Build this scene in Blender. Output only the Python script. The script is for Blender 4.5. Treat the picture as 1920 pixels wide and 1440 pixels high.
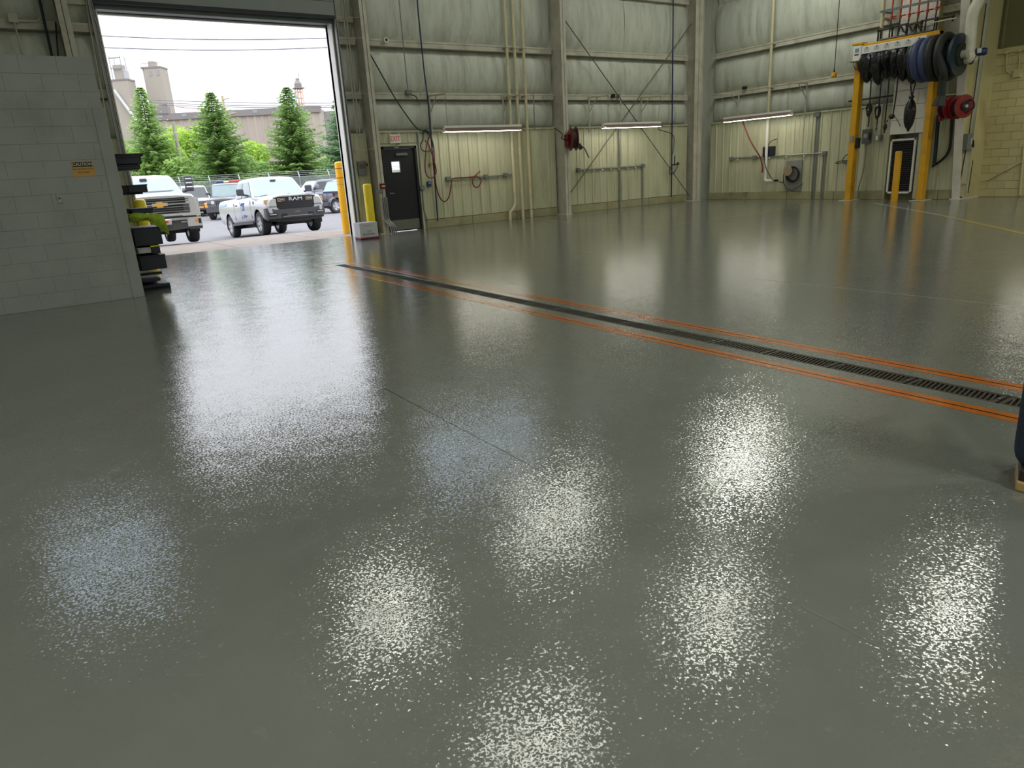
import bpy, bmesh, math, random
from mathutils import Vector, Matrix
random.seed(7)
SC = bpy.context.scene
for o in list(bpy.data.objects):
    bpy.data.objects.remove(o)
COL = SC.collection
PI = math.pi

# ---------------------------------------------------------------- camera
W, H = 1920, 1440
FPX, PITCH, ROLL, YAW, CAMH = 1300.9, math.radians(17.098), math.radians(-3.4645), math.radians(33.434), 1.40
FW = Vector((math.sin(YAW) * math.cos(PITCH), math.cos(YAW) * math.cos(PITCH), -math.sin(PITCH)))
_r = Vector((math.cos(YAW), -math.sin(YAW), 0)); _u = _r.cross(FW)
RT = math.cos(ROLL) * _r + math.sin(ROLL) * _u
UP = -math.sin(ROLL) * _r + math.cos(ROLL) * _u
EYE = Vector((0, 0, CAMH))
cam = bpy.data.cameras.new('camera'); camo = bpy.data.objects.new('camera', cam); COL.objects.link(camo)
cam.sensor_width = 36; cam.sensor_fit = 'HORIZONTAL'; cam.lens = FPX / W * 36; cam.clip_start = .05; cam.clip_end = 1000
m = Matrix.Identity(4)
for i in range(3):
    m[i][0], m[i][1], m[i][2], m[i][3] = RT[i], UP[i], -FW[i], EYE[i]
camo.matrix_world = m
SC.camera = camo

# ---------------------------------------------------------------- sky, sun, lamps, exposure
SKY_STRENGTH, SUN_STRENGTH, LAMP_W = 1.75, .2, 185
LAMPS = [(4.9, 13.0, 8.0, .26, .9), (10.5, 14.2, 8.0, .40, 1.4), (17.3, 13.2, 8.0, .95, 1.5), (5.3, 7.9, 8.0, .16, .9), (10.5, 8.5, 8.0, .22, .9), (14.3, 5.4, 8.0, .30, .9), (-3.5, 1.0, 8.0, 1.1, .6), (-3.0, -4.0, 8.0, 1.8, .6), (3.5, -3.5, 8.0, 1.8, .6), (10.0, -2.5, 8.0, 1.7, .6), (17.0, -1.0, 8.0, 1.5, .6)]   # x, y, z, power, panel width
SC.view_settings.view_transform = 'Standard'; SC.view_settings.look = 'None'
SC.view_settings.gamma = 1; SC.view_settings.use_curve_mapping = False; SC.view_settings.exposure = 0
world = bpy.data.worlds.new('overcast_sky'); SC.world = world; world.use_nodes = True
nt = world.node_tree; bg = nt.nodes['Background']
tc = nt.nodes.new('ShaderNodeTexCoord'); mp = nt.nodes.new('ShaderNodeMapping'); nz = nt.nodes.new('ShaderNodeTexNoise'); cr = nt.nodes.new('ShaderNodeValToRGB')
mp.inputs['Scale'].default_value = (1.2, 1.2, 3); nz.inputs['Scale'].default_value = 2.2; nz.inputs['Detail'].default_value = 5
cr.color_ramp.elements[0].position = .25; cr.color_ramp.elements[0].color = (.77, .81, .90, 1)
cr.color_ramp.elements[1].position = .75; cr.color_ramp.elements[1].color = (.90, .92, .97, 1)
nt.links.new(tc.outputs['Generated'], mp.inputs['Vector']); nt.links.new(mp.outputs[0], nz.inputs['Vector'])
nt.links.new(nz.outputs[0], cr.inputs[0]); nt.links.new(cr.outputs[0], bg.inputs[0])
sp = nt.nodes.new('ShaderNodeSeparateXYZ'); mr = nt.nodes.new('ShaderNodeMapRange')       # overcast: brighter towards the zenith
nt.links.new(tc.outputs['Generated'], sp.inputs[0]); nt.links.new(sp.outputs[2], mr.inputs[0])
mr.inputs[3].default_value = .80 * SKY_STRENGTH; mr.inputs[4].default_value = 3.0 * SKY_STRENGTH; nt.links.new(mr.outputs[0], bg.inputs[1])
sun = bpy.data.lights.new('sun', 'SUN'); suno = bpy.data.objects.new('sun', sun); COL.objects.link(suno)
sun.energy = SUN_STRENGTH; sun.angle = math.radians(70); sun.color = (1, .97, .93)
suno.rotation_euler = (math.radians(22), 0, math.radians(20)); suno.location = (0, 0, 60)

# ---------------------------------------------------------------- helpers
def ray(px, py):
    return FW + RT * ((px - W / 2) / FPX) - UP * ((py - H / 2) / FPX)
def FL(px, py, z=0.0):
    d = ray(px, py); return EYE + d * ((z - CAMH) / d.z)
YB, XR = 17.5, 20.2                       # inner faces of the two walls in view
def B(px, py, Y=YB):                      # a measured point lying on the back wall (or parallel to it)
    d = ray(px, py); return EYE + d * (Y / d.y)
def R(px, py, X=XR):                      # a measured point lying on the right wall (or parallel to it)
    d = ray(px, py); return EYE + d * (X / d.x)

def lin(c):
    c = c / 255.0
    return c / 12.92 if c <= .04045 else ((c + .055) / 1.055) ** 2.4
def S(r, g, b):
    return (lin(r), lin(g), lin(b))

MATS = {}
def mat(name, col, rough=.5, metal=0., var=.12, scale=3., bump=0., bscale=40., stretch=(1, 1, 1), spec=.5, coat=0., emit=0., alpha=1., dirt=None, dirt_amt=.5, dirt_scale=1.2):
    m = bpy.data.materials.new(name); m.use_nodes = True
    n, l = m.node_tree.nodes, m.node_tree.links
    p = n['Principled BSDF']
    p.inputs['Roughness'].default_value = rough; p.inputs['Metallic'].default_value = metal
    p.inputs['Specular IOR Level'].default_value = spec
    if coat: p.inputs['Coat Weight'].default_value = coat; p.inputs['Coat Roughness'].default_value = .05
    tc = n.new('ShaderNodeTexCoord'); mp = n.new('ShaderNodeMapping'); mp.inputs['Scale'].default_value = stretch
    l.new(tc.outputs['Object'], mp.inputs['Vector'])
    nz = n.new('ShaderNodeTexNoise'); nz.inputs['Scale'].default_value = scale; nz.inputs['Detail'].default_value = 6
    l.new(mp.outputs[0], nz.inputs['Vector'])
    rp = n.new('ShaderNodeValToRGB'); e = rp.color_ramp.elements
    e[0].position, e[1].position = .3, .7
    e[0].color = tuple(c * (1 - var) for c in col) + (1,); e[1].color = tuple(min(1, c * (1 + var)) for c in col) + (1,)
    l.new(nz.outputs[0], rp.inputs[0]); out = rp.outputs[0]
    if dirt:
        n2 = n.new('ShaderNodeTexNoise'); n2.inputs['Scale'].default_value = dirt_scale; n2.inputs['Detail'].default_value = 9; n2.inputs['Roughness'].default_value = .7
        l.new(mp.outputs[0], n2.inputs['Vector'])
        r2 = n.new('ShaderNodeValToRGB'); r2.color_ramp.elements[0].position = .48; r2.color_ramp.elements[1].position = .72
        r2.color_ramp.elements[0].color = (0, 0, 0, 1); r2.color_ramp.elements[1].color = (dirt_amt,) * 3 + (1,)
        l.new(n2.outputs[0], r2.inputs[0])
        mx = n.new('ShaderNodeMix'); mx.data_type = 'RGBA'; l.new(r2.outputs[0], mx.inputs[0]); l.new(out, mx.inputs[6])
        mx.inputs[7].default_value = tuple(dirt) + (1,); out = mx.outputs[2]
    l.new(out, p.inputs['Base Color'])
    if bump:
        n3 = n.new('ShaderNodeTexNoise'); n3.inputs['Scale'].default_value = bscale; n3.inputs['Detail'].default_value = 3
        l.new(mp.outputs[0], n3.inputs['Vector'])
        bp = n.new('ShaderNodeBump'); bp.inputs['Distance'].default_value = bump; bp.inputs['Strength'].default_value = 1
        l.new(n3.outputs[0], bp.inputs['Height']); l.new(bp.outputs[0], p.inputs['Normal'])
    if emit:
        l.new(out, p.inputs['Emission Color']); p.inputs['Emission Strength'].default_value = emit
    if alpha < 1: p.inputs['Alpha'].default_value = alpha
    MATS[name] = m
    return m

class MB:
    def __init__(self): self.v, self.f = [], []
    def add(self, vs, fs):
        b = len(self.v); self.v += [Vector(x) for x in vs]; self.f += [tuple(i + b for i in f) for f in fs]; return self
    def box(self, x0, x1, y0, y1, z0, z1):
        x0, x1 = min(x0, x1), max(x0, x1); y0, y1 = min(y0, y1), max(y0, y1); z0, z1 = min(z0, z1), max(z0, z1)
        return self.add([(x0, y0, z0), (x1, y0, z0), (x1, y1, z0), (x0, y1, z0), (x0, y0, z1), (x1, y0, z1), (x1, y1, z1), (x0, y1, z1)],
                        [(0, 3, 2, 1), (4, 5, 6, 7), (0, 1, 5, 4), (1, 2, 6, 5), (2, 3, 7, 6), (3, 0, 4, 7)])
    def cbox(self, x0, x1, y0, y1, z0, z1, c=.01):
        """box whose vertical and horizontal edges are chamfered"""
        x0, x1 = min(x0, x1), max(x0, x1); y0, y1 = min(y0, y1), max(y0, y1); z0, z1 = min(z0, z1), max(z0, z1)
        c = min(c, (x1 - x0) * .45, (y1 - y0) * .45, (z1 - z0) * .45)
        def ring(i, z):
            return [(x0 + i + c, y0 + i, z), (x1 - i - c, y0 + i, z), (x1 - i, y0 + i + c, z), (x1 - i, y1 - i - c, z), (x1 - i - c, y1 - i, z), (x0 + i + c, y1 - i, z), (x0 + i, y1 - i - c, z), (x0 + i, y0 + i + c, z)]
        vs = ring(c * .8, z0) + ring(0, z0 + c) + ring(0, z1 - c) + ring(c * .8, z1)
        fs = [tuple(range(7, -1, -1)), tuple(range(24, 32))]
        for k in range(3):
            for i in range(8):
                j = (i + 1) % 8; fs.append((k * 8 + i, k * 8 + j, k * 8 + 8 + j, k * 8 + 8 + i))
        return self.add(vs, fs)
    def bar(self, p0, p1, w, h=None, up=(0, 0, 1)):
        """rectangular bar from p0 to p1"""
        h = h or w; p0, p1 = Vector(p0), Vector(p1); d = (p1 - p0).normalized(); u = Vector(up)
        if abs(d.dot(u)) > .98: u = Vector((0, 1, 0))
        s = d.cross(u).normalized(); u = s.cross(d)
        vs = [p + s * a * w / 2 + u * b * h / 2 for p in (p0, p1) for a, b in ((-1, -1), (1, -1), (1, 1), (-1, 1))]
        return self.add(vs, [(3, 2, 1, 0), (4, 5, 6, 7), (0, 1, 5, 4), (1, 2, 6, 5), (2, 3, 7, 6), (3, 0, 4, 7)])
    def cyl(self, p0, p1, r0, r1=None, n=14):
        return self.lathe([(r0, 0), (r0 if r1 is None else r1, 1)], p0, Vector(p1) - Vector(p0), n)
    def lathe(self, prof, org, axis, n=16, caps=True):
        """profile of (radius, t) with t in units of |axis|"""
        org, axis = Vector(org), Vector(axis); d = axis.normalized()
        a = d.orthogonal().normalized(); b = d.cross(a); vs, fs = [], []
        for r, t in prof:
            for i in range(n):
                an = 2 * PI * i / n; vs.append(org + axis * t + (a * math.cos(an) + b * math.sin(an)) * r)
        for k in range(len(prof) - 1):
            for i in range(n):
                j = (i + 1) % n; fs.append((k * n + i, k * n + j, k * n + n + j, k * n + n + i))
        if caps and prof[0][0] > 1e-4: fs.append(tuple(range(n - 1, -1, -1)))
        if caps and prof[-1][0] > 1e-4: fs.append(tuple(range((len(prof) - 1) * n, len(prof) * n)))
        return self.add(vs, fs)
    def tube(self, pts, r, n=7, closed=False):
        pts = [Vector(p) for p in pts]; N = len(pts); vs, fs = [], []
        T = []
        for i in range(N):
            a = pts[i - 1] if i or closed else pts[i]; b = pts[(i + 1) % N] if i < N - 1 or closed else pts[i]
            T.append((b - a).normalized() if (b - a).length > 1e-9 else Vector((0, 0, 1)))
        s = T[0].orthogonal().normalized()
        for i in range(N):
            s = (s - T[i] * s.dot(T[i]));  s = s.normalized() if s.length > 1e-6 else T[i].orthogonal().normalized()
            u = T[i].cross(s); rr = r[i] if isinstance(r, (list, tuple)) else r
            vs += [pts[i] + (s * math.cos(2 * PI * k / n) + u * math.sin(2 * PI * k / n)) * rr for k in range(n)]
        for i in range(N if closed else N - 1):
            j = (i + 1) % N
            for k in range(n):
                q = (k + 1) % n; fs.append((i * n + k, i * n + q, j * n + q, j * n + k))
        if not closed: fs += [tuple(range(n - 1, -1, -1)), tuple(range((N - 1) * n, N * n))]
        return self.add(vs, fs)
    def prism(self, pts, vec):
        """closed polygon extruded by vec"""
        pts = [Vector(p) for p in pts]; vec = Vector(vec); n = len(pts)
        return self.add(pts + [p + vec for p in pts], [tuple(range(n - 1, -1, -1)), tuple(range(n, 2 * n))] + [(i, (i + 1) % n, n + (i + 1) % n, n + i) for i in range(n)])
    def grid(self, fn, nu, nv):
        vs = [fn(i / nu, j / nv) for j in range(nv + 1) for i in range(nu + 1)]
        return self.add(vs, [(j * (nu + 1) + i, j * (nu + 1) + i + 1, (j + 1) * (nu + 1) + i + 1, (j + 1) * (nu + 1) + i) for j in range(nv) for i in range(nu)])
    def ball(self, c, rx, ry=None, rz=None, n=12, k=8):
        ry = ry or rx; rz = rz or rx; c = Vector(c); vs, fs = [], []
        for j in range(k + 1):
            th = PI * j / k
            for i in range(n):
                a = 2 * PI * i / n; vs.append(c + Vector((rx * math.sin(th) * math.cos(a), ry * math.sin(th) * math.sin(a), -rz * math.cos(th))))
        for j in range(k):
            for i in range(n):
                q = (i + 1) % n; fs.append((j * n + i, j * n + q, (j + 1) * n + q, (j + 1) * n + i))
        return self.add(vs, fs)
    def mesh(self, name):
        me = bpy.data.meshes.new(name); me.from_pydata([tuple(v) for v in self.v], [], self.f); me.validate()
        bm = bmesh.new(); bm.from_mesh(me); bmesh.ops.remove_doubles(bm, verts=bm.verts, dist=1e-6)
        bmesh.ops.recalc_face_normals(bm, faces=bm.faces); bm.to_mesh(me); bm.free()
        return me
    def build(self, name, m, parent=None, smooth=False, bevel=0.):
        """link as ONE object. World coordinates in; stored relative to the parent's (unrotated) place, or to the base of the thing itself."""
        if parent is not None:
            off = ORG[parent]
        else:
            lo = [min(v[i] for v in self.v) for i in range(3)]; hi = [max(v[i] for v in self.v) for i in range(3)]
            off = Vector(((lo[0] + hi[0]) / 2, (lo[1] + hi[1]) / 2, lo[2]))
        self.v = [v - off for v in self.v]
        me = self.mesh(name); o = bpy.data.objects.new(name, me); COL.objects.link(o)
        me.materials.append(m)
        if smooth: smooth_mesh(me)
        if bevel:
            b = o.modifiers.new('bevel', 'BEVEL'); b.width = bevel; b.segments = 2; b.limit_method = 'ANGLE'; b.angle_limit = math.radians(40)
        if parent is not None: o.parent = parent
        else: o.location = off
        ORG[o] = off
        return o
ORG = {}
def smooth_mesh(me, ang=42):
    for p in me.polygons: p.use_smooth = True
    bm = bmesh.new(); bm.from_mesh(me)
    for e in bm.edges:
        e.smooth = not (len(e.link_faces) == 2 and e.calc_face_angle(0) > math.radians(ang))
    bm.to_mesh(me); bm.free()
LABELS = set()
def tag(o, label, cat, group=None, kind=None):
    if label in LABELS and not group: print('DUP LABEL', label)
    LABELS.add(label); o['label'] = label; o['category'] = cat
    if group: o['group'] = group
    if kind: o['kind'] = kind
    return o
def thing(name, label, cat, loc=(0, 0, 0), group=None):
    o = bpy.data.objects.new(name, None); COL.objects.link(o); o.location = loc; o.empty_display_size = .1
    ORG[o] = Vector(loc)
    return tag(o, label, cat, group)
def struct(o, label=None):
    o['kind'] = 'structure'
    if label: o['label'] = label
    return o
def smoothpath(pts, k=6):
    pts = [Vector(p) for p in pts]; out = []
    P = [pts[0] * 2 - pts[1]] + pts + [pts[-1] * 2 - pts[-2]]
    for i in range(1, len(P) - 2):
        for s in range(k):
            t = s / k; a, b, c, d = P[i - 1], P[i], P[i + 1], P[i + 2]
            out.append(.5 * ((2 * b) + (c - a) * t + (2 * a - 5 * b + 4 * c - d) * t * t + (3 * b - a - 3 * c + d) * t ** 3))
    return out + [pts[-1]]
def copy_tree(o, parent=None):
    c = o.copy(); COL.objects.link(c); ORG[c] = ORG.get(o, Vector())
    if parent: c.parent = parent
    for ch in list(o.children): copy_tree(ch, c)
    return c
def text_mesh(s, size, name, m, parent, mw, depth=.002, sx=1.):
    """flat lettering as a mesh; mw places it (x = reading direction, y = up)"""
    cu = bpy.data.curves.new(name, 'FONT'); cu.body = s; cu.size = size; cu.extrude = depth; cu.align_x = 'CENTER'; cu.align_y = 'CENTER'; cu.resolution_u = 2
    t = bpy.data.objects.new(name, cu); COL.objects.link(t)
    me = bpy.data.meshes.new_from_object(t.evaluated_get(bpy.context.evaluated_depsgraph_get()))
    bpy.data.objects.remove(t); bpy.data.curves.remove(cu)
    b = MB(); b.v = [mw @ Vector((v.co.x * sx, v.co.y, v.co.z)) for v in me.vertices]; b.f = [tuple(p.vertices) for p in me.polygons]
    return b.build(name, m, parent)
def frame(o, x, y):
    x, y = Vector(x).normalized(), Vector(y).normalized(); z = x.cross(y)
    mm = Matrix.Identity(4)
    for i in range(3): mm[i][0], mm[i][1], mm[i][2], mm[i][3] = x[i], y[i], z[i], o[i]
    return mm
def carve(o, cutters):
    """boolean difference, applied; the cutters are thrown away"""
    tmp = []
    for c in cutters:
        me = c.mesh('cutter'); k = bpy.data.objects.new('cutter', me); COL.objects.link(k); tmp.append(k)
        b = o.modifiers.new('cut', 'BOOLEAN'); b.operation = 'DIFFERENCE'; b.object = k; b.solver = 'EXACT'
    bpy.context.view_layer.update()
    me = bpy.data.meshes.new_from_object(o.evaluated_get(bpy.context.evaluated_depsgraph_get()))
    o.modifiers.clear(); o.data = me
    for k in tmp: bpy.data.objects.remove(k)
    return o

# ---------------------------------------------------------------- materials
def floor_material():
    m = bpy.data.materials.new('grey_epoxy_floor'); m.use_nodes = True
    n, l = m.node_tree.nodes, m.node_tree.links; p = n['Principled BSDF']
    tc = n.new('ShaderNodeTexCoord')
    big = n.new('ShaderNodeTexNoise'); big.inputs['Scale'].default_value = .9; big.inputs['Detail'].default_value = 8; big.inputs['Roughness'].default_value = .65
    l.new(tc.outputs['Object'], big.inputs['Vector'])
    rp = n.new('ShaderNodeValToRGB'); e = rp.color_ramp.elements; e[0].position, e[1].position = .3, .7
    e[0].color = FLOOR_A + (1,); e[1].color = FLOOR_B + (1,); l.new(big.outputs[0], rp.inputs[0])
    # pale scuffs and flecks
    sc = n.new('ShaderNodeTexNoise'); sc.inputs['Scale'].default_value = 5.5; sc.inputs['Detail'].default_value = 10; sc.inputs['Roughness'].default_value = .75; sc.inputs['Distortion'].default_value = 1.2
    l.new(tc.outputs['Object'], sc.inputs['Vector'])
    r2 = n.new('ShaderNodeValToRGB'); r2.color_ramp.elements[0].position = .62; r2.color_ramp.elements[1].position = .78; r2.color_ramp.elements[1].color = (.35, .35, .35, 1)
    l.new(sc.outputs[0], r2.inputs[0])
    mx = n.new('ShaderNodeMix'); mx.data_type = 'RGBA'; l.new(r2.outputs[0], mx.inputs[0]); l.new(rp.outputs[0], mx.inputs[6]); mx.inputs[7].default_value = (.42, .43, .42, 1)
    l.new(mx.outputs[2], p.inputs['Base Color'])
    ro = n.new('ShaderNodeMapRange'); l.new(sc.outputs[0], ro.inputs[0]); ro.inputs[1].default_value = .35; ro.inputs[2].default_value = .7; ro.inputs[3].default_value = .07; ro.inputs[4].default_value = .16
    l.new(ro.outputs[0], p.inputs['Roughness'])
    p.inputs['IOR'].default_value = FLOOR_IOR
    orange_peel(m, p, tc.outputs['Object'])
    return m
def orange_peel(m, p, vec):
    """the fine pebbled skin of the rolled-on coating, with a slower waviness under it"""
    n, l = m.node_tree.nodes, m.node_tree.links
    def tilt(scale, detail, k):
        a = n.new('ShaderNodeTexNoise'); a.inputs['Scale'].default_value = scale; a.inputs['Detail'].default_value = detail; l.new(vec, a.inputs['Vector'])
        s = n.new('ShaderNodeVectorMath'); s.operation = 'SUBTRACT'; l.new(a.outputs['Color'], s.inputs[0]); s.inputs[1].default_value = (.5, .5, .5)
        q = n.new('ShaderNodeVectorMath'); q.operation = 'MULTIPLY'; l.new(s.outputs[0], q.inputs[0]); q.inputs[1].default_value = (k, k, 0)
        return q
    a, b = tilt(95, 1.5, PEEL), tilt(5, 3, WAVE)
    c = n.new('ShaderNodeVectorMath'); l.new(a.outputs[0], c.inputs[0]); l.new(b.outputs[0], c.inputs[1])
    d = n.new('ShaderNodeVectorMath'); l.new(c.outputs[0], d.inputs[0]); d.inputs[1].default_value = (0, 0, 1)
    e = n.new('ShaderNodeVectorMath'); e.operation = 'NORMALIZE'; l.new(d.outputs[0], e.inputs[0]); l.new(e.outputs[0], p.inputs['Normal'])
FLOOR_A, FLOOR_B, FLOOR_IOR, PEEL, WAVE = (.136, .143, .128), (.170, .178, .161), 2.05, .265, .04
M_FLOOR = floor_material()
def line_material(name, col, worn=.25):
    m = mat(name, col, rough=.12, var=.15, scale=9); p = m.node_tree.nodes['Principled BSDF']; p.inputs['IOR'].default_value = FLOOR_IOR
    orange_peel(m, p, [x for x in m.node_tree.nodes if x.type == 'TEX_COORD'][0].outputs['Object'])
    return m
M_ORANGE = line_material('orange_line_paint', S(178, 98, 36))
M_YLINE = line_material('yellow_line_paint', S(176, 158, 70))
M_WLINE = line_material('pale_joint_filler', S(165, 168, 166))
M_DLINE = line_material('dark_joint', S(30, 28, 26))
M_FAINT = line_material('faint_joint', S(122, 124, 118))
M_GLINE = line_material('grey_joint', S(66, 68, 65))
M_INSUL = mat('dingy_white_insulation_facing', S(194, 198, 186), rough=.45, var=.07, scale=2.5, stretch=(2.2, 2.2, .45), bump=.006, bscale=9, dirt=S(138, 132, 112), dirt_amt=.6, dirt_scale=1.6)
M_LINER = mat('cream_painted_liner_sheet', S(188, 188, 158), rough=.35, var=.06, scale=2, stretch=(3, 3, .4), dirt=S(132, 126, 98), dirt_amt=.5, dirt_scale=1.3)
M_STEEL = mat('grey_primed_steel', S(190, 187, 172), rough=.5, var=.10, scale=4, dirt=S(120, 96, 70), dirt_amt=.4, dirt_scale=3)
M_COLW = mat('white_painted_column', S(216, 210, 198), rough=.45, var=.05, dirt=S(150, 140, 118), dirt_amt=.3, dirt_scale=2)
M_CURB = mat('painted_concrete_curb', S(150, 146, 112), rough=.7, var=.12, bump=.004, bscale=30, dirt=S(84, 76, 50), dirt_amt=.6, dirt_scale=2)
M_OLIVE = mat('olive_wall_sheet', S(100, 100, 68), rough=.5, var=.08)
M_CMU = mat('cream_painted_block', S(188, 178, 132), rough=.55, var=.05, scale=3, bump=.002, bscale=80, dirt=S(150, 140, 92), dirt_amt=.4, dirt_scale=.8)
M_CMUJ = mat('block_wall_joint', S(166, 157, 114), rough=.8)
M_WCMU = mat('white_painted_block', S(238, 235, 226), rough=.5, var=.06, bump=.002, bscale=60, dirt=S(160, 150, 130), dirt_amt=.4)
M_GBLK = mat('grey_painted_block', S(138, 142, 140), rough=.5, var=.06, scale=2, bump=.0015, bscale=70, dirt=S(104, 102, 94), dirt_amt=.35, dirt_scale=1.5)
M_GJNT = mat('grey_block_joint', S(133, 136, 133), rough=.7)
M_WHITE = mat('white_paint', S(222, 222, 216), rough=.35, var=.04)
M_TRIMW = mat('white_door_trim', S(226, 224, 218), rough=.4, var=.05)
M_PIPE = mat('cream_painted_pipe', S(202, 194, 158), rough=.4, var=.06, dirt=S(140, 110, 70), dirt_amt=.35, dirt_scale=4)
M_GALV = mat('galvanised_steel', S(150, 152, 150), rough=.38, metal=.7, var=.12, scale=12)
M_GREY = mat('grey_box_paint', S(112, 118, 118), rough=.45, var=.06)
M_ROD = mat('dark_steel_rod', S(84, 80, 70), rough=.5, var=.1)
M_BLACK = mat('black_rubber', S(26, 26, 28), rough=.5, var=.15)
M_BLKBAG = mat('black_plastic_sheet', S(20, 20, 21), rough=.32, var=.2, bump=.03, bscale=10)
M_DOOR = mat('black_door_paint', S(30, 32, 40), rough=.4, var=.06)
M_KICK = mat('brushed_kick_plate', S(128, 128, 122), rough=.38, metal=.6, var=.1, scale=10, stretch=(.2, 1, 6))
M_RED = mat('red_enamel', S(120, 20, 22), rough=.35, var=.1)
M_DRED = mat('dark_red_enamel', S(118, 20, 30), rough=.32, var=.12)
M_REDHOSE = mat('red_air_hose', S(112, 30, 28), rough=.45, var=.1)
M_ORPIPE = mat('orange_red_pipe', S(196, 70, 36), rough=.4, var=.1)
M_BLUE = mat('dark_blue_hose', S(22, 42, 88), rough=.4, var=.1)
M_GREEN = mat('dark_green_hose', S(20, 58, 54), rough=.4, var=.1)
M_BLUEBOX = mat('blue_plastic', S(30, 62, 116), rough=.4, var=.05)
M_YEL = mat('safety_yellow_sleeve', S(252, 186, 24), rough=.4, var=.05)
M_YEL2 = mat('lemon_yellow_paint', S(232, 206, 30), rough=.4, var=.06)
M_GANTRY = mat('ochre_yellow_enamel', S(214, 158, 14), rough=.4, var=.10, dirt=S(130, 90, 20), dirt_amt=.5, dirt_scale=3)
M_CARD = mat('white_cardboard', S(186, 186, 190), rough=.6, var=.04)
M_INK = mat('navy_ink', S(24, 30, 66), rough=.6, var=.02)
M_INKG = mat('grey_ink', S(110, 110, 122), rough=.6, var=.02)
M_SIGNY = mat('amber_sign_face', S(176, 136, 62), rough=.5, var=.1)
M_SIGNW = mat('off_white_letters', S(205, 205, 196), rough=.5, var=.03)
M_SIGNK = mat('sign_black', S(26, 26, 26), rough=.5, var=.03)
M_EXITR = mat('red_exit_letters', S(225, 60, 50), rough=.5, var=.03)
M_TUBE = mat('lit_fluorescent_tube', (1, .97, .88), rough=.5, var=0, emit=15.)
M_LAMPLENS = mat('lamp_lens', (.9, .88, .8), rough=.3, var=.02)
M_SHADE = mat('brown_grey_reflector', S(112, 92, 80), rough=.5, var=.1)
M_NAVY = mat('navy_black_plastic', S(24, 28, 42), rough=.5, var=.1)
M_HIVIS = mat('lime_green_fabric', S(134, 162, 36), rough=.8, var=.25, scale=14, bump=.02, bscale=25)
M_HOSEB = mat('slate_blue_duct_hose', S(58, 68, 106), rough=.6, var=.12)
M_HOSEG = mat('charcoal_duct_hose', S(34, 35, 32), rough=.65, var=.12)
M_TEAL = mat('dark_teal_enamel', S(20, 44, 58), rough=.4, var=.1)
M_DUCT = mat('white_wrapped_duct', S(212, 208, 192), rough=.5, var=.06, dirt=S(150, 120, 70), dirt_amt=.4)
M_GRATE = mat('cast_iron_grate', S(58, 54, 44), rough=.5, metal=.3, var=.2, scale=20)
M_PIT = mat('trench_bottom', S(14, 13, 12), rough=.8)
M_MESHK = mat('dark_louvre_mesh', S(72, 72, 76), rough=.5, var=.1)
def glass(name, tint=(1, 1, 1), refl=.12):
    m = bpy.data.materials.new(name); m.use_nodes = True; n, l = m.node_tree.nodes, m.node_tree.links
    n.remove(n['Principled BSDF']); t = n.new('ShaderNodeBsdfTransparent'); t.inputs[0].default_value = tint + (1,)
    g = n.new('ShaderNodeBsdfGlossy'); g.inputs['Roughness'].default_value = .02; f = n.new('ShaderNodeFresnel'); f.inputs[0].default_value = 1.45
    x = n.new('ShaderNodeMixShader'); l.new(f.outputs[0], x.inputs[0]); l.new(t.outputs[0], x.inputs[1]); l.new(g.outputs[0], x.inputs[2])
    l.new(x.outputs[0], n['Material Output'].inputs[0]); return m
M_GLASS = glass('clear_glass', (.93, .96, .96)); M_FIBER = glass('clerestory_pane', (.86, .92, .98))
# ================================================================ THE SETTING
ZR = 8.8                                   # eaves
XL, YF, XB, YD = -8.0, -12.0, 21.1, 8.85   # left wall, wall behind the camera, block wall plane, where the right wall steps back
DX0, DX1, DZ = 2.07, 6.99, 4.99            # the big door opening
EX0, EX1, EZ = 7.93, 8.93, 2.17            # the exit door opening
TR0, TR1, TRX, TRW = -1.0, 11.80, 4.345, .092
fl = MB()
fl.box(XL, TRX - TRW, YF, 17.75, -.25, 0); fl.box(TRX + TRW, 21.6, YF, 17.75, -.25, 0)
fl.box(TRX - TRW, TRX + TRW, TR1, 17.75, -.25, 0); fl.box(TRX - TRW, TRX + TRW, YF, TR0, -.25, 0)
floor = struct(fl.build('floor', M_FLOOR), 'glossy grey epoxy coated concrete floor of the workshop')
def mark(pts, w, m, z=.0012, name='line_marking'):
    b = MB()
    for p, q in zip(pts[:-1], pts[1:]):
        b.bar((p[0], p[1], z / 2), (q[0], q[1], z / 2), w, z)
    return b.build(name, m, floor)
for dx in (-.279, .281):
    mark([(TRX + dx, -1.0), (TRX + dx, 12.02)], .130, M_ORANGE)
    mark([(TRX + dx, -1.0), (TRX + dx, 12.02)], .012, M_DLINE, .002, 'saw_joint')
mark([(TRX - .35, 12.06), (TRX + .35, 12.06)], .07, M_ORANGE); mark([(TRX - .30, 12.06), (TRX + .30, 12.06)], .01, M_DLINE, .002, 'saw_joint')
mark([(11.85, 16.1), (11.7, 11.3), (18.9, 11.6)], .09, M_YLINE)
mark([FL(1762, 403), FL(1920, 438), (11.2, 3.2)], .09, M_YLINE)
mark([FL(1640, 381), FL(1762, 403)], .10, M_WLINE)
mark([(7.0, 5.3), (7.0, 2.2)], .016, M_WLINE, .001, 'joint_line')
mark([(1.81, 4.7), (1.80, 2.5)], .007, M_GLINE, .001, 'joint_line'); mark([(1.80, 2.5), (1.80, .7)], .004, M_FAINT, .001, 'joint_line')
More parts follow.
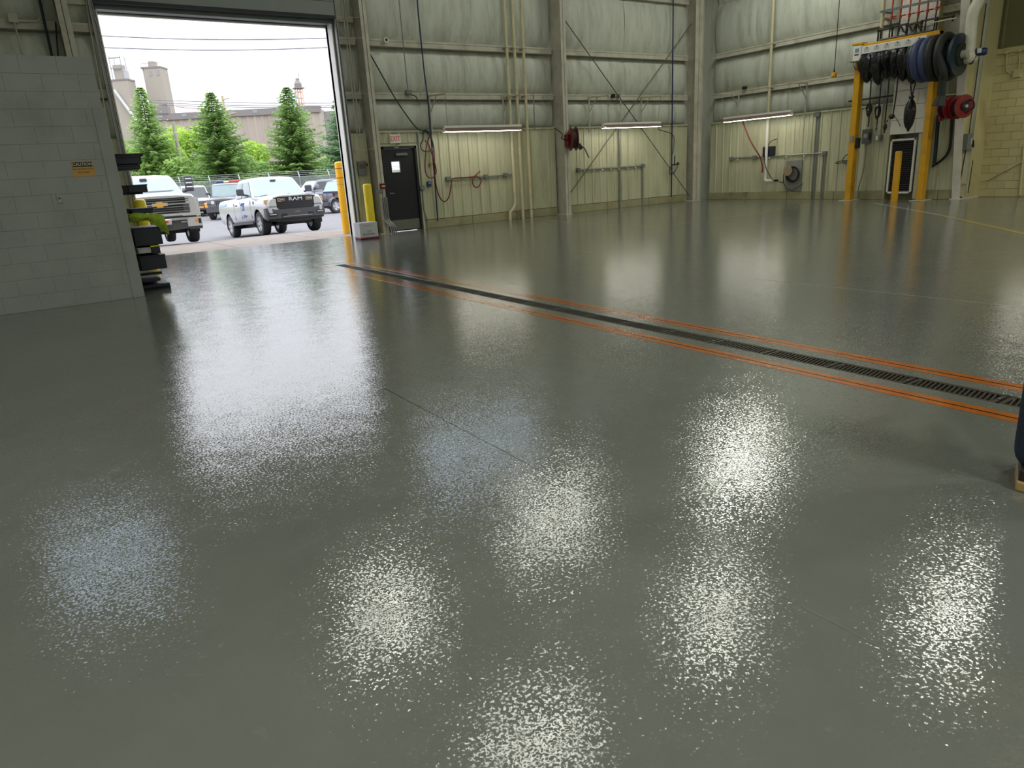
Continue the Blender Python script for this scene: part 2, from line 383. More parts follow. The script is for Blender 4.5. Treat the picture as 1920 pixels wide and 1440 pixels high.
# trench drain: iron grates half a metre long, lying in a channel
drain = thing('trench_drain', 'long black iron trench drain between the orange lines in the floor', 'drain', (TRX, 5.4, -.2))
MB().box(TRX - TRW, TRX + TRW, TR0, TR1, -.21, -.2).build('channel_bottom', M_PIT, drain)
g = MB(); L = .5
for s in (-1, 1): g.box(TRX + s * .088, TRX + s * .068, 0, L - .006, -.03, -.001)
g.box(TRX - .07, TRX + .07, 0, .025, -.03, -.002); g.box(TRX - .07, TRX + .07, L - .03, L - .006, -.03, -.002)
for k in range(16):
    y = .042 + k * .0275
    g.bar((TRX - .07, y - .012, -.016), (TRX + .07, y + .012, -.016), .011, .028)
g.v = [v + Vector((0, TR0, 0)) for v in g.v]
g0 = g.build('grate', M_GRATE, drain)
bolt = MB().cyl((TRX, TR0 + .012, -.002), (TRX, TR0 + .012, .0015), .009, n=8).build('bolt', M_GREY, g0)
for k in range(1, 25):
    c = copy_tree(g0, drain); c.location.y += .511 * k
MB().box(TRX - .088, TRX + .088, TR0 + 12.775, TR1, -.03, -.001).build('end_plate', M_GRATE, drain)

# ---------------------------------------------------------------- wall_back
WZ0, WZ1 = 6.4, 7.6
WIN = [(-1.2, 1.15), (8.3, 12.85), (14.45, 19.25)]
sk = MB(); Y0, Y1 = 17.74, 17.86
for a, b_ in ((XL, DX0), (DX1, EX0), (EX1, 21.6)): sk.box(a, b_, Y0, Y1, 0, EZ)
for a, b_ in ((XL, DX0), (DX1, 21.6)): sk.box(a, b_, Y0, Y1, EZ, DZ)
sk.box(XL, 21.6, Y0, Y1, DZ, WZ0)
e = [XL] + [x for w in WIN for x in w] + [21.6]
for k in range(0, len(e), 2): sk.box(e[k], e[k + 1], Y0, Y1, WZ0, WZ1)
sk.box(XL, 21.6, Y0, Y1, WZ1, ZR)
wall_back = struct(sk.build('wall_back', M_INSUL), 'insulated metal back wall with cream liner sheets below and the big open door')
def onback(u, d, z): return (u, YB - d, z)
def onright(u, d, z): return (XR - d, u, z)
def liner(wall, at, u0, u1, z0, z1, sheet=.9):
    """cream ribbed sheets, each a part"""
    n = max(1, round((u1 - u0) / sheet)); w = (u1 - u0) / n
    for k in range(n):
        a = u0 + k * w; us = []
        m_ = max(1, round(w / .3)); p = w / m_
        for j in range(m_):
            s = p / .3
            for du, d in ((0, 0), (.018, .026), (.06, .026), (.078, 0), (.14, 0), (.148, .006), (.165, .006), (.173, 0), (.225, 0), (.233, .006), (.25, .006), (.258, 0)):
                us.append((a + j * p + du * s, d))
        us.append((a + w - .004, 0))
        b = MB(); vs = [at(u, d, z) for z in (z0, z1) for u, d in us]; N = len(us)
        b.add(vs, [(i, i + 1, N + i + 1, N + i) for i in range(N - 1)])
        b.build('liner_panel', M_LINER, wall)
rw = random.Random(3)
def insul(wall, at, u0, u1, z0, z1, width=1.55):
    """quilted insulation, pinched at girts and seams, each strip a part"""
    n = max(1, round((u1 - u0) / width)); w = (u1 - u0) / n
    for k in range(n):
        a = u0 + k * w; ph = [rw.random() * 6 for _ in range(4)]
        def fn(s, t):
            u = a + s * w; z = z0 + t * (z1 - z0)
            d = -.215 + .17 * math.sin(PI * t) ** .55 * (1 - .22 * abs(2 * s - 1) ** 6)
            d += .006 * math.sin(PI * t) * (math.sin(u * 5 + ph[0]) + .7 * math.sin(u * 11 + ph[1] + 2 * t) + .5 * math.sin(u * 19 + ph[2]))
            return at(u, d, z)
        MB().grid(fn, 18, 12).build('insulation_panel', M_INSUL, wall, smooth=True)
def girt(wall, at, u0, u1, z1, h=.15):
    b = MB()
    for (d0, d1, za, zb) in ((-.22, 0, z1 - .012, z1), (-.012, 0, z1 - h, z1), (-.20, .0, z1 - h - .01, z1 - h), (-.21, -.2, z1 - h - .03, z1 - h), (0, .01, z1 - .045, z1)):
        p, q = at(u0, d0, za), at(u1, d1, zb); b.box(p[0], q[0], p[1], q[1], p[2], q[2])
    return b.build('girt', M_STEEL, wall)
G1, G2, LT = 3.48, 4.715, 2.51
def ibeam(wall, at, u, d0, d1, z0, z1, fw=.18, m=None, taper=0, mweb=None):
    """I column: web across the wall, two flanges; d1 is the room side"""
    b = MB()
    def slab(ua, ub, da, db, ta=0, tb=0):
        q = [at(ua, da, z0), at(ub, da, z0), at(ub, db, z0), at(ua, db, z0)]
        r = [at(ua, da + ta, z1), at(ub, da + ta, z1), at(ub, db + tb, z1), at(ua, db + tb, z1)]
        b.add(q + r, [(0, 3, 2, 1), (4, 5, 6, 7), (0, 1, 5, 4), (1, 2, 6, 5), (2, 3, 7, 6), (3, 0, 4, 7)])
    slab(u - fw / 2, u + fw / 2, d1 - .014, d1, taper, taper); slab(u - fw / 2, u + fw / 2, d0, d0 + .014); 
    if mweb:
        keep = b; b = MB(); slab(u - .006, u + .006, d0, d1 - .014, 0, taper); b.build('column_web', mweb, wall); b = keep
    else: slab(u - .006, u + .006, d0, d1, 0, taper)
    p = at(u - fw * .7, d0, 0); q = at(u + fw * .7, d1 + .03, .02); b.box(p[0], q[0], p[1], q[1], 0, .02)
    return b.build('column', m or M_STEEL, wall)
COLS = [1.44, 7.65, 13.72]
for u, fw in ((1.44, .20), (7.65, .165), (13.72, .18)): ibeam(wall_back, onback, u, -.2, .45 if u > 2 else .40, 0, ZR, fw)
ibeam(wall_back, onback, 19.56, -.2, .32, 0, ZR, .36, MATS['grey_primed_steel'])
for u0, u1 in ((XL, 1.35), (1.53, DX0 - .12), (DX1 + .16, 7.57), (7.73, 13.63), (13.81, 19.4)):
    for z in (G1, G2): girt(wall_back, onback, u0, u1, z)
    zz = [(LT, G1 - .15), (G1, G2 - .15), (G2, WZ0)]
    for a, b_ in zz: insul(wall_back, onback, u0, u1, a, b_)
    girt(wall_back, onback, u0, u1, WZ0)
for u0, u1 in ((1.53, DX0 - .12), (DX1 + .16, 7.57)): girt(wall_back, onback, u0, u1, 5.18, .12)
liner(wall_back, onback, XL, 1.35, .24, LT); liner(wall_back, onback, 1.53, DX0 - .1, .24, LT); liner(wall_back, onback, DX1 + .14, 7.57, .24, LT)
liner(wall_back, onback, EX0 - .02, EX1 + .06, EZ + .08, LT); liner(wall_back, onback, EX1 + .08, 13.63, .24, LT); liner(wall_back, onback, 13.81, 19.4, .24, LT)
for u0, u1 in ((XL, 1.35), (7.73, 13.63), (13.81, 19.4)):
    MB().box(u0, u1, YB - .035, YB + .0, LT, LT + .045).build('liner_cap', M_LINER, wall_back)
# flange braces between column and girts
for u in (7.65,):
    for z in (5.10, G2 - .06, G1 - .06, 2.12):
        MB().bar((u - .02, YB - .42, z), (u - .50, YB - .01, z - .02), .035, .006).build('flange_brace', M_PIPE, wall_back)
for u in (13.72,):
    for z in (G2 - .06, G1 - .06): MB().bar((u - .02, YB - .42, z), (u - .50, YB - .01, z - .02), .035, .006).build('flange_brace', M_STEEL, wall_back)
# wind bracing rods
for p, q in (((13.9, 17.32, 5.55), (19.4, 17.32, .15)), ((19.4, 17.40, 5.65), (13.9, 17.40, .45))):
    MB().cyl(p, q, .014, n=7).build('bracing_rod', M_ROD, wall_back)
bb = MB().box(XL, DX0 - .1, 17.52, 17.74, 0, .215).build('baseboard_back', M_CURB); struct(bb, 'cream painted concrete curb along the foot of the back wall')
def curbs(parent, at, u0, u1, step, dd=.03, z=.225):
    n = max(1, round((u1 - u0) / step)); w = (u1 - u0) / n
    for k in range(n):
        p, q = at(u0 + k * w + .006, -.2, 0), at(u0 + (k + 1) * w - .006, dd, z)
        MB().cbox(p[0], q[0], p[1], q[1], 0, z, .008).build('curb_block', M_CURB, parent)
curbs(bb, onback, DX1 + .14, 7.57, 1); curbs(bb, onback, EX1 + .06, 13.63, 1.55); curbs(bb, onback, 13.81, 19.4, 1.6)
for i, (a, b_) in enumerate(WIN):
    w = MB(); w.box(a, b_, 17.74, 17.85, WZ0, WZ0 + .05); w.box(a, b_, 17.74, 17.85, WZ1 - .05, WZ1)
    for k in range(4):
        x = a + (b_ - a) * k / 3; w.box(x - .03, x + .03, 17.74, 17.85, WZ0, WZ1)
    f = struct(w.build('window_%d' % (i + 1), M_STEEL), ['high clerestory window above the left column', 'high clerestory window above the three riser pipes', 'high clerestory window above the second strip lamp'][i])
    MB().box(a, b_, 17.79, 17.80, WZ0, WZ1).build('pane', M_FIBER, f)

# trims of the big door
t = MB(); t.box(DX1, DX1 + .025, 17.48, 17.90, 0, DZ); t.box(DX0 - .025, DX0, 17.48, 17.90, 0, DZ)
struct(t.build('trim_1', M_TRIMW), 'white jamb trim on both sides of the big door opening')
t = MB(); t.box(DX0 - .03, DX1 + .03, 17.48, 17.90, DZ, DZ + .03); t.box(DX0 - .03, DX1 + .03, 17.45, 17.48, DZ - .01, 5.3)
struct(t.build('trim_2', M_GREY), 'grey lintel trim above the big door opening')
MB().box(DX0 - .03, DX1 + .03, 17.82, 17.91, DZ - .035, DZ).build('drip_edge', M_TRIMW, bpy.data.objects['trim_2'])
od = bpy.data.objects.new('door_1', None); COL.objects.link(od); od.location = (4.53, 17.3, 5.1); ORG[od] = Vector(od.location)
struct(od, 'grey sectional overhead door pulled up above the opening')
M_ODOOR = mat('grey_blue_door_section', S(132, 140, 138), rough=.45, var=.05)
for k in range(4):
    z0 = 5.13 + k * .61
    s = MB(); s.box(DX0 - .06, DX1 + .05, 17.30, 17.35, z0, z0 + .595)
    for j in range(1): s.box(DX0 - .06, DX1 + .05, 17.285, 17.30, z0 + .30, z0 + .325)
    s.build('door_section', M_ODOOR, od)
MB().box(DX0 - .06, DX1 + .05, 17.285, 17.36, 5.06, 5.13).build('bottom_seal', M_NAVY, od)
for s, x in ((-1, DX0 - .10), (1, DX1 + .09)):
    b = MB(); b.box(x - .035, x + .035, 17.42, 17.45, .02, 7.6); b.box(x - s * .035 - .006, x - s * .035 + .006, 17.33, 17.45, .02, 7.6); b.box(x + s * .03 - .006, x + s * .03 + .006, 17.38, 17.45, .02, 7.6)
    b.build('door_track', M_GALV, od)
for k, x in enumerate((7.30, 7.37)):
    b = MB(); b.tube([(x, 17.40, 2.52), (x, 17.40, 7.9)], .014)
    tag(b.build('conduit_pipe', M_STEEL), ('first' if k == 0 else 'second') + ' slim vertical conduit right of the big door, counted from the jamb', 'pipe', None)

# exit door
ed = bpy.data.objects.new('door_2', None); COL.objects.link(ed); ed.location = (8.43, 17.5, 0); ORG[ed] = Vector(ed.location)
struct(ed, 'black exit door with a small bright window and a metal kick plate')
f = MB(); f.box(EX0, EX0 + .06, 17.44, 17.72, 0, EZ); f.box(EX1 - .06, EX1, 17.44, 17.72, 0, EZ); f.box(EX0, EX1, 17.44, 17.72, EZ - .06, EZ)
f.build('door_frame', M_DOOR, ed)
lx0, lx1, lz1 = EX0 + .065, EX1 - .065, EZ - .065
vx0, vx1, vz0, vz1 = 8.19, 8.44, 1.52, 1.79
lf = MB(); lf.box(lx0, vx0, 17.50, 17.545, .010, lz1); lf.box(vx1, lx1, 17.50, 17.545, .010, lz1); lf.box(vx0, vx1, 17.50, 17.545, .010, vz0); lf.box(vx0, vx1, 17.50, 17.545, vz1, lz1)
leaf = lf.build('door_leaf', M_DOOR, ed)
vw = MB().box(vx0, vx1, 17.52, 17.53, vz0, vz1).build('vision_pane', M_GLASS, ed)
b = MB(); b.box(vx0 - .02, vx0, 17.49, 17.5, vz0 - .02, vz1 + .02); b.box(vx1, vx1 + .02, 17.49, 17.5, vz0 - .02, vz1 + .02); b.box(vx0, vx1, 17.49, 17.5, vz0 - .02, vz0); b.box(vx0, vx1, 17.49, 17.5, vz1, vz1 + .02)
b.build('vision_frame', M_DOOR, ed)
MB().box(lx0 + .01, lx1 - .01, 17.494, 17.5, .04, .30).build('kick_plate', M_KICK, ed)
MB().cbox(8.33, 8.66, 17.44, 17.5, 1.93, 2.0, .01).build('door_closer', M_GREY, ed)
MB().box(8.28, 8.42, 17.43, 17.44, EZ - .045, EZ - .015).build('magnet_plate', M_GALV, ed)
b = MB(); b.cyl((lx0 + .06, 17.5, 1.0), (lx0 + .06, 17.44, 1.0), .02, n=10); b.bar((lx0 + .06, 17.44, 1.0), (lx0 + .18, 17.44, 1.0), .02); b.build('lever_handle', M_GALV, ed)
t = MB(); t.box(EX0 - .05, EX1 + .05, 17.47, 17.5, EZ, EZ + .06); t.box(EX1, EX1 + .07, 17.47, 17.5, 0, EZ)
struct(t.build('trim_3', M_LINER), 'cream trim around the black exit door')

# ---------------------------------------------------------------- wall_right
b = MB(); b.box(XR + .24, XB + .3, YD, 17.74, 0, ZR)
wall_right = struct(b.build('wall_right', M_INSUL), 'insulated metal right wall with cream liner sheets below')
MB().box(XR + .23, XB + .02, YD - .012, YD, 0, ZR).build('end_cladding', M_CMU, wall_right)
PY0, PY1, PX = R(1741, 200, 19.98).y, R(1668, 250, 19.98).y, 19.98          # white block pier
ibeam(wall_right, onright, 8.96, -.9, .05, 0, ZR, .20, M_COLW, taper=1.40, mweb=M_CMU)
for u0, u1 in ((9.08, PY0), (PY0, PY1), (PY1, 17.1)):
    for z in (G1, G2): girt(wall_right, onright, u0, u1, z)
    for a, b_ in ((LT, G1 - .15), (G1, G2 - .15), (G2, 6.2), (6.2, ZR)): insul(wall_right, onright, u0, u1, a, b_)
liner(wall_right, onright, PY1 + .05, 17.16, .24, LT); liner(wall_right, onright, 9.08, PY0 - .05, .24, LT)
MB().box(XR - .035, XR, PY1 + .05, 17.16, LT, LT + .045).build('liner_cap', M_LINER, wall_right)
br = MB().box(XR + .02, XR + .2, 9.1, 17.1, 0, .2).build('baseboard_right', M_CURB); struct(br, 'cream painted concrete curb along the foot of the right wall')
curbs(br, onright, PY1 + .05, 17.16, 1.6, .03, .235); curbs(br, onright, 9.08, PY0 - .05, .4, .03, .235)
# white pier of wide blocks with the framed vent at its foot
pv0, pv1, pvz = R(1716, 300, PX).y, R(1663, 300, PX).y, 1.66
pier = MB().box(PX + .04, XR + .22, PY0 + .01, PY1 - .01, 1.72, 6.1)
pier.box(PX + .04, XR + .22, pv1 + .02, PY1 - .01, 0, 1.72); pier.box(PX + .04, XR + .22, PY0 + .01, pv0 - .02, 0, 1.72)
pr_ = pier.build('pier', M_CMUJ, wall_right)
z = 1.72; k = 0
while z < 6.0:
    ym = PY0 + (PY1 - PY0) * (.5 if k % 2 else .30)
    for a, b_ in ((PY0, ym), (ym, PY1)):
        MB().cbox(PX, PX + .05, a + .004, b_ - .004, z + .005, z + .362, .006).build('block', M_WCMU, pr_)
    z += .367; k += 1
for a, b_ in ((pv1 + .02, PY1), (PY0, pv0 - .02)):
    for j in range(5): MB().cbox(PX, PX + .05, a, b_, .03 + j * .335, .36 + j * .335, .006).build('block', M_LINER, pr_)
# block wall that steps back at the far right
b = MB().box(XB + .012, XB + .3, YF, YD, 0, ZR)
wall_b = struct(b.build('wall_far_right', M_CMUJ), 'cream painted block wall set back at the far right')
blk = None
for r in range(18):
    y = YD - (.2 if r % 2 else 0)
    for c in range(9):
        y1 = y - c * .4; y0 = y1 - .4
        if r % 2 and c == 0: MB().cbox(XB, XB + .03, YD - .196, YD, r * .2 + .003, r * .2 + .197, .004).build('block', M_CMU, wall_b)
        if True:
            if blk is None:
                blk = MB().cbox(XB, XB + .03, y0 + .004, y1 - .004, r * .2 + .004, r * .2 + .196, .004).build('block', M_CMU, wall_b); bx = (y0, r)
            else:
                q = blk.copy(); COL.objects.link(q); q.location = (0 + blk.location.x, blk.location.y + y0 - bx[0], blk.location.z + (r - bx[1]) * .2)
MB().box(XB, XB + .03, YF, YD - 3.9, 0, 3.6).build('block_field', M_CMU, wall_b)
for k in range(14):
    y1 = YD - k * .75
    b = MB(); vs = []
    us = [(0, 0), (.05, 0), (.075, .035), (.115, .035), (.14, 0), (.74, 0)]
    vs = [(XB - d, y1 - u, z) for z in (3.62, ZR) for u, d in us]
    b.add(vs, [(i, i + 1, 7 + i - 0, 6 + i) for i in range(5)]); b.build('wall_sheet', M_OLIVE, wall_b)
# partition of grey painted block on the left
PYF, PZ, PXE = 11.0, 3.09, 1.13
wp = MB(); wp.box(XL, PXE - .01, PYF + .004, PYF + .2, 0, PZ - .005)
wall_p = struct(wp.build('wall_left_partition', M_GJNT), 'low grey painted block partition at the left with an amber caution sign')
MB().box(XL, -1.66, PYF, PYF + .02, 0, PZ).build('block_field', M_GBLK, wall_p)
pb = None
for r in range(15):
    h0 = r * .206
    x = PXE - (.2 if r % 2 else .4)
    if r % 2:
        MB().cbox(x + .0008, PXE, PYF, PYF + .2, h0 + .0008, h0 + .2052, .002).build('block', M_GBLK, wall_p)
    else: x = PXE
    for c in range(7):
        x1 = x - c * .4; x0 = max(x1 - .4, -1.66)
        if x1 - x0 < .05: continue
        MB().cbox(x0 + .0008, x1 - .0008, PYF, PYF + .2, h0 + .0008, h0 + .2052, .002).build('block', M_GBLK, wall_p)
b = MB(); b.cbox(PXE - .12, PXE + .025, PYF - .012, PYF + .21, 0, 2.48, .004); b.build('end_guard', M_GBLK, wall_p)
wl = MB(); wl.box(XL - .2, XL, YF, 17.86, 0, ZR); struct(wl.build('wall_left', M_INSUL), 'far left wall of the workshop')
wf = MB(); wf.box(XL - .2, 21.6, YF - .2, YF, 0, ZR); struct(wf.build('wall_front', M_INSUL), 'wall behind the camera')
b = MB(); b.box(XL - .2, 21.6, YF - .2, 17.9, ZR, ZR + .15)
ce = struct(b.build('ceiling', M_INSUL), 'insulated metal ceiling of the workshop')
for k in range(8):
    MB().box(XL, 21.1, -10.5 + k * 3.7, -10.4 + k * 3.7, ZR - .2, ZR).build('purlin', M_STEEL, ce)
# high bay lamps reflected in the floor, then unseen fill lamps added for light
LAMP_LAB = ['high bay lamp over the floor just inside the big door', 'high bay lamp close to the back wall above the three riser pipes', 'high bay lamp close to the right wall near the corner', 'high bay lamp over the middle of the drain line', 'high bay lamp over the open floor before the middle column',
    'high bay lamp over the open floor before the yellow gantry', 'unseen fill lamp added over the floor left of the camera', 'unseen fill lamp added in the rear left corner behind the camera', 'unseen fill lamp added right behind the camera', 'unseen fill lamp added behind the camera towards the right', 'unseen fill lamp added in the rear right corner behind the camera']
for i, (x, y, z, pw, lw) in enumerate(LAMPS):
    t = thing('high_bay_or_fill_lamp', LAMP_LAB[i], 'lamp', (x, y, z), 'high bay lamps under the ceiling')
    hx, hy = lw * 1.03, lw * .56; b = MB(); b.prism([(x - hx, y + hy * s, z + d) for s, d in ((-1, 0), (-.9, .09), (-.5, .17), (.5, .17), (.9, .09), (1, 0), (.97, 0), (.46, .15), (-.46, .15), (-.97, 0))], (2 * hx, 0, 0))
    b.build('shade', M_GALV, t); MB().box(x - .2, x + .2, y - .08, y + .08, z + .17, z + .24).build('ballast', M_GREY, t)
    MB().cyl((x, y, z + .24), (x, y, ZR), .012, n=6).build('cord', M_BLACK, t)
    li = bpy.data.lights.new('bulb', 'AREA'); li.shape = 'RECTANGLE'; li.size = 2 * lw; li.size_y = lw; li.energy = LAMP_W * pw; li.color = (.985, 1, .88)
    lo = bpy.data.objects.new('bulb', li); COL.objects.link(lo); lo.parent = t; lo.location = (0, 0, .03)
# ================================================================ THINGS INSIDE
def one(b, name, m, label, cat, group=None, smooth=False, bevel=0):
    return tag(b.build(name, m, None, smooth, bevel), label, cat, group)
def pts_b(seq, Y): return [B(x, y, Y) for x, y in seq]
def pts_r(seq, X): return [R(x, y, X) for x, y in seq]

# yellow bollards
def bollard(name, label, x, y, z0, h, r, m, bands):
    t = thing(name, label, 'bollard', (x, y, z0))
    MB().lathe([(r, 0), (r, h - r * .45), (r * .93, h - r * .22), (r * .74, h - r * .07), (r * .4, h - .003), (0, h)], (x, y, z0), (0, 0, 1), 22).build('sleeve', m, t, smooth=True)
    for z, w, bm in bands:
        MB().lathe([(r + .002, z), (r + .003, z), (r + .003, z + w), (r + .002, z + w)], (x, y, z0), (0, 0, 1), 22).build('band', bm, t, smooth=True)
M_BANDR = mat('dark_orange_band', S(190, 84, 16), rough=.5, var=.05); M_BANDG = mat('grey_band', S(190, 170, 120), rough=.5, var=.05)
bollard('bollard', 'tall amber yellow bollard with two rust coloured rings outside the big door', 7.25, 18.75, -.04, 1.93, .125, M_YEL, [(1.74, .022, M_BANDR), (1.50, .022, M_BANDR), (1.33, .012, M_BANDG), (.62, .012, M_BANDG)])
bollard('bollard', 'lemon yellow bollard standing behind the white carton inside the door jamb', 7.19, 16.9, 0, 1.29, .108, M_YEL2, [])
q = FL(300, 470, -.02)
bollard('bollard', 'yellow bollard seen behind the black stock rack at the left jamb', B(270, 390, 17.0).x - .06, 17.0, 0, 1.27, .115, M_YEL2, [])
bollard('bollard', 'amber yellow bollard beyond the left jamb, mostly hidden by the rack', B(248, 340, 18.75).x - .12, 18.75, -.04, 1.93, .125, M_YEL, [(1.74, .022, M_BANDR), (1.50, .022, M_BANDR)])

# white carton
cx0, cx1, cy0, cy1, ch = 6.53, 6.99, 16.08, 16.42, .40
c = thing('carton', 'white cardboard carton with a navy printed word beside the yellow bollard', 'box', ((cx0 + cx1) / 2, (cy0 + cy1) / 2, 0))
MB().cbox(cx0, cx1, cy0, cy1, .0, ch, .004).build('carton_body', M_CARD, c)
MB().box(cx0 - .003, cx1 + .003, cy0 - .003, cy1 + .003, .035, .062).build('red_stripe', mat('rust_red_print', S(170, 70, 44), rough=.6, var=.05), c)
MB().box(cx0 - .003, cx1 + .003, cy0 - .003, cy1 + .003, .002, .036).build('navy_stripe', M_INK, c)
MB().box(cx0, cx1, (cy0 + cy1) / 2 - .003, (cy0 + cy1) / 2 + .003, ch, ch + .001).build('flap_seam', M_INKG, c)
text_mesh('BELZONA', .062, 'lettering', M_INK, c, frame(Vector((6.745, cy0 - .002, .125)), (1, 0, 0), (0, 0, 1)), .001, 1.12)
b = MB()
for x0, z0, x1, z1 in ((6.71, .19, 6.735, .215), (6.735, .215, 6.752, .185), (6.76, .19, 6.775, .225), (6.785, .185, 6.79, .22), (6.80, .18, 6.83, .215), (6.775, .17, 6.80, .18), (6.73, .175, 6.75, .17)):
    b.bar((x0, cy0 - .002, z0), (x1, cy0 - .002, z1), .006, .003, (0, 1, 0))
b.build('emblem', M_INKG, c)
b = MB(); 
for k in range(9): b.box(6.63 + k * .022, 6.645 + k * .022, cy0 - .003, cy0 + .001, .327, .338)
b.build('small_print', M_INKG, c)

# exit sign
s = thing('exit_sign', 'white exit sign with red letters above the black door', 'sign', (8.41, 17.47, 2.225))
x0, x1, z0, z1 = B(730, 258, 17.45).x, B(750, 258, 17.45).x, 2.24, 2.46
MB().cbox(x0, x1, 17.42, 17.49, z0, z1, .006).build('sign_body', M_TRIMW, s)
text_mesh('EXIT', .19, 'lettering', M_EXITR, s, frame(Vector(((x0 + x1) / 2, 17.418, (z0 + z1) / 2)), (1, 0, 0), (0, 0, 1)), .002, .72)
b = MB().cbox(x0 + .17, x0 + .27, 17.43, 17.47, z0 - .018, z0, .004).build('test_button', M_SIGNK, s)

# caution sign and switch plate on the partition
sx0, sx1, sz0, sz1 = .633, .885, 1.645, 1.838
s = thing('caution_sign', 'amber caution sign about eye protection on the grey partition', 'sign', ((sx0 + sx1) / 2, PYF, sz0))
MB().box(sx0, sx1, PYF - .004, PYF, sz0, sz1).build('sign_plate', M_SIGNY, s)
MB().box(sx0 + .012, sx1 - .012, PYF - .006, PYF - .004, sz1 - .072, sz1 - .012).build('black_panel', M_SIGNK, s)
xm = (sx0 + sx1) / 2
text_mesh('CAUTION', .052, 'lettering', M_SIGNW, s, frame(Vector((xm, PYF - .007, sz1 - .042)), (1, 0, 0), (0, 0, 1)), .0005, .98)
text_mesh('EYE PROTECTION', .029, 'lettering', M_SIGNK, s, frame(Vector((xm, PYF - .005, sz1 - .100)), (1, 0, 0), (0, 0, 1)), .0005, 1.0)
text_mesh('REQUIRED', .029, 'lettering', M_SIGNK, s, frame(Vector((xm, PYF - .005, sz1 - .140)), (1, 0, 0), (0, 0, 1)), .0005, 1.0)
s = thing('switch_plate', 'small square switch plate below the caution sign', 'switch', (.417, PYF, 1.31))
MB().cbox(.385, .45, PYF - .008, PYF, 1.325, 1.445, .004).build('plate', M_GBLK, s)
MB().box(.408, .427, PYF - .016, PYF - .008, 1.385, 1.400).build('toggle', M_SIGNK, s); MB().box(.411, .424, PYF - .010, PYF - .008, 1.352, 1.366).build('screw_cover', M_STEEL, s)

# black stock rack behind the partition end
rk = thing('stock_rack', 'black cantilever stock rack behind the end of the grey partition', 'rack', (1.3, 11.6, 0))
ry = 11.45
P_ = lambda x, y: B(x, y, ry)
b = MB(); xs = P_(268, 480).x
up = MB().box(1.06, 1.16, ry + .1, ry + .2, 0, 2.1); up.build('upright', M_NAVY, rk)
MB().box(1.06, 1.16, ry + .9, ry + 1.0, 0, 2.1).build('upright', M_NAVY, rk)
x1 = P_(322, 538).x
for yy in (ry, ry + .8):
    MB().box(1.06, x1, yy + .09, yy + .21, .0, .05).build('foot', M_NAVY, rk)
def tray(px0, py0, px1, py1, name='stock_box', m=M_NAVY, depth=.55, y=ry):
    a, d = B(px0, py0, y), B(px1, py1, y)
    return (min(1.08, a.x), d.x, y, y + depth, d.z, a.z)
for i, (px, py, th) in enumerate(((308, 510, .035), (300, 525, .03), (312, 476, .04), (300, 440, .05), (285, 392, .04), (272, 358, .04), (262, 305, .04))):
    q = P_(px, py)
    for yy in (ry + .1, ry + .9): MB().box(1.10, q.x - .02, yy + .01, yy + .09, q.z - th, q.z).build('arm', M_NAVY, rk)
def carton(label, px0, px1, py0, py1, name, m, y=ry - .02, dep=.7, cat='box', lid=None):
    a, d = B(px1, py1, y), B(px1, py0, y); x0 = max(1.15, B(px0, (py0 + py1) / 2, y).x)
    t = thing(name, label, cat, ((x0 + d.x) / 2, y + dep / 2, a.z))
    MB().cbox(x0, d.x, y, y + dep, a.z, d.z, .008).build('shell', m, t)
    MB().cbox(x0 - .006, d.x + .008, y - .008, y + dep, d.z - .012, d.z + .006, .004).build('rim', lid or m, t)
    return t
for i, (n, a, b_, c_, d_) in enumerate((('topmost navy black stock bin on the rack, with a ragged edge', 212, 264, 293, 307), ('long navy black stock bin hanging second from the top of the rack', 212, 262, 309, 317),
        ('navy black bin level with the bonnet scoop of the nearest truck', 240, 275, 346, 360), ('thin black tray lying above the lime vest', 246, 286, 390, 399),
        ('largest navy black bin, right under the lime vest', 250, 300, 425, 458), ('black bin with a yellow lid below the largest bin', 284, 299, 460, 475), ('wide navy black bin near the foot of the rack', 262, 309, 477, 503))):
    carton(n, a, b_, c_, d_, 'stock_bin', M_NAVY, lid=(M_YEL2 if 'yellow' in n else None))
carton('white paper parcel lying beside the bin with the yellow lid', 258, 283, 464, 474, 'parcel', M_CARD, y=ry + .02)
carton('ragged black bundle lying on the topmost bin of the rack', 212, 268, 288, 293, 'bundle', M_BLACK)
for i, (a, b_, c_, d_) in enumerate(((268, 302, 520, 526), (268, 321, 535, 542))):
    y0 = ry + .02
    p, q = B(a, c_, y0), B(b_, d_, y0); bb_ = MB().cbox(1.16, q.x, y0, y0 + .9, max(q.z, .051), max(q.z, .051) + .045, .006)
    one(bb_, 'steel_bar', M_NAVY, ('upper' if i == 0 else 'lower') + ' dark steel bar lying across the foot of the rack', 'bar')
# lime vest draped over the bins
q0 = B(257, 402, ry); 
def vest(s, t):
    x = 1.20 + s * (B(307, 410, ry).x - 1.20); zt = B(270, 401, ry).z
    hang = .10 + .17 * s ** 2 * (1 if s > .5 else .6)
    z = zt - t * hang - .05 * s * s + .012 * math.sin(9 * s + 3 * t) + .03 * math.sin(PI * s)
    return (x + .03 * t * s, ry - .04 - .035 * math.sin(PI * min(1, t * 1.1)) - .015 * math.sin(14 * s + 4 * t), z)
v = MB().grid(vest, 22, 12)
ve = one(v, 'safety_vest', M_HIVIS, 'crumpled lime green safety vest draped over the black bins', 'vest', smooth=True)
sd = ve.modifiers.new('thick', 'SOLIDIFY'); sd.thickness = .02

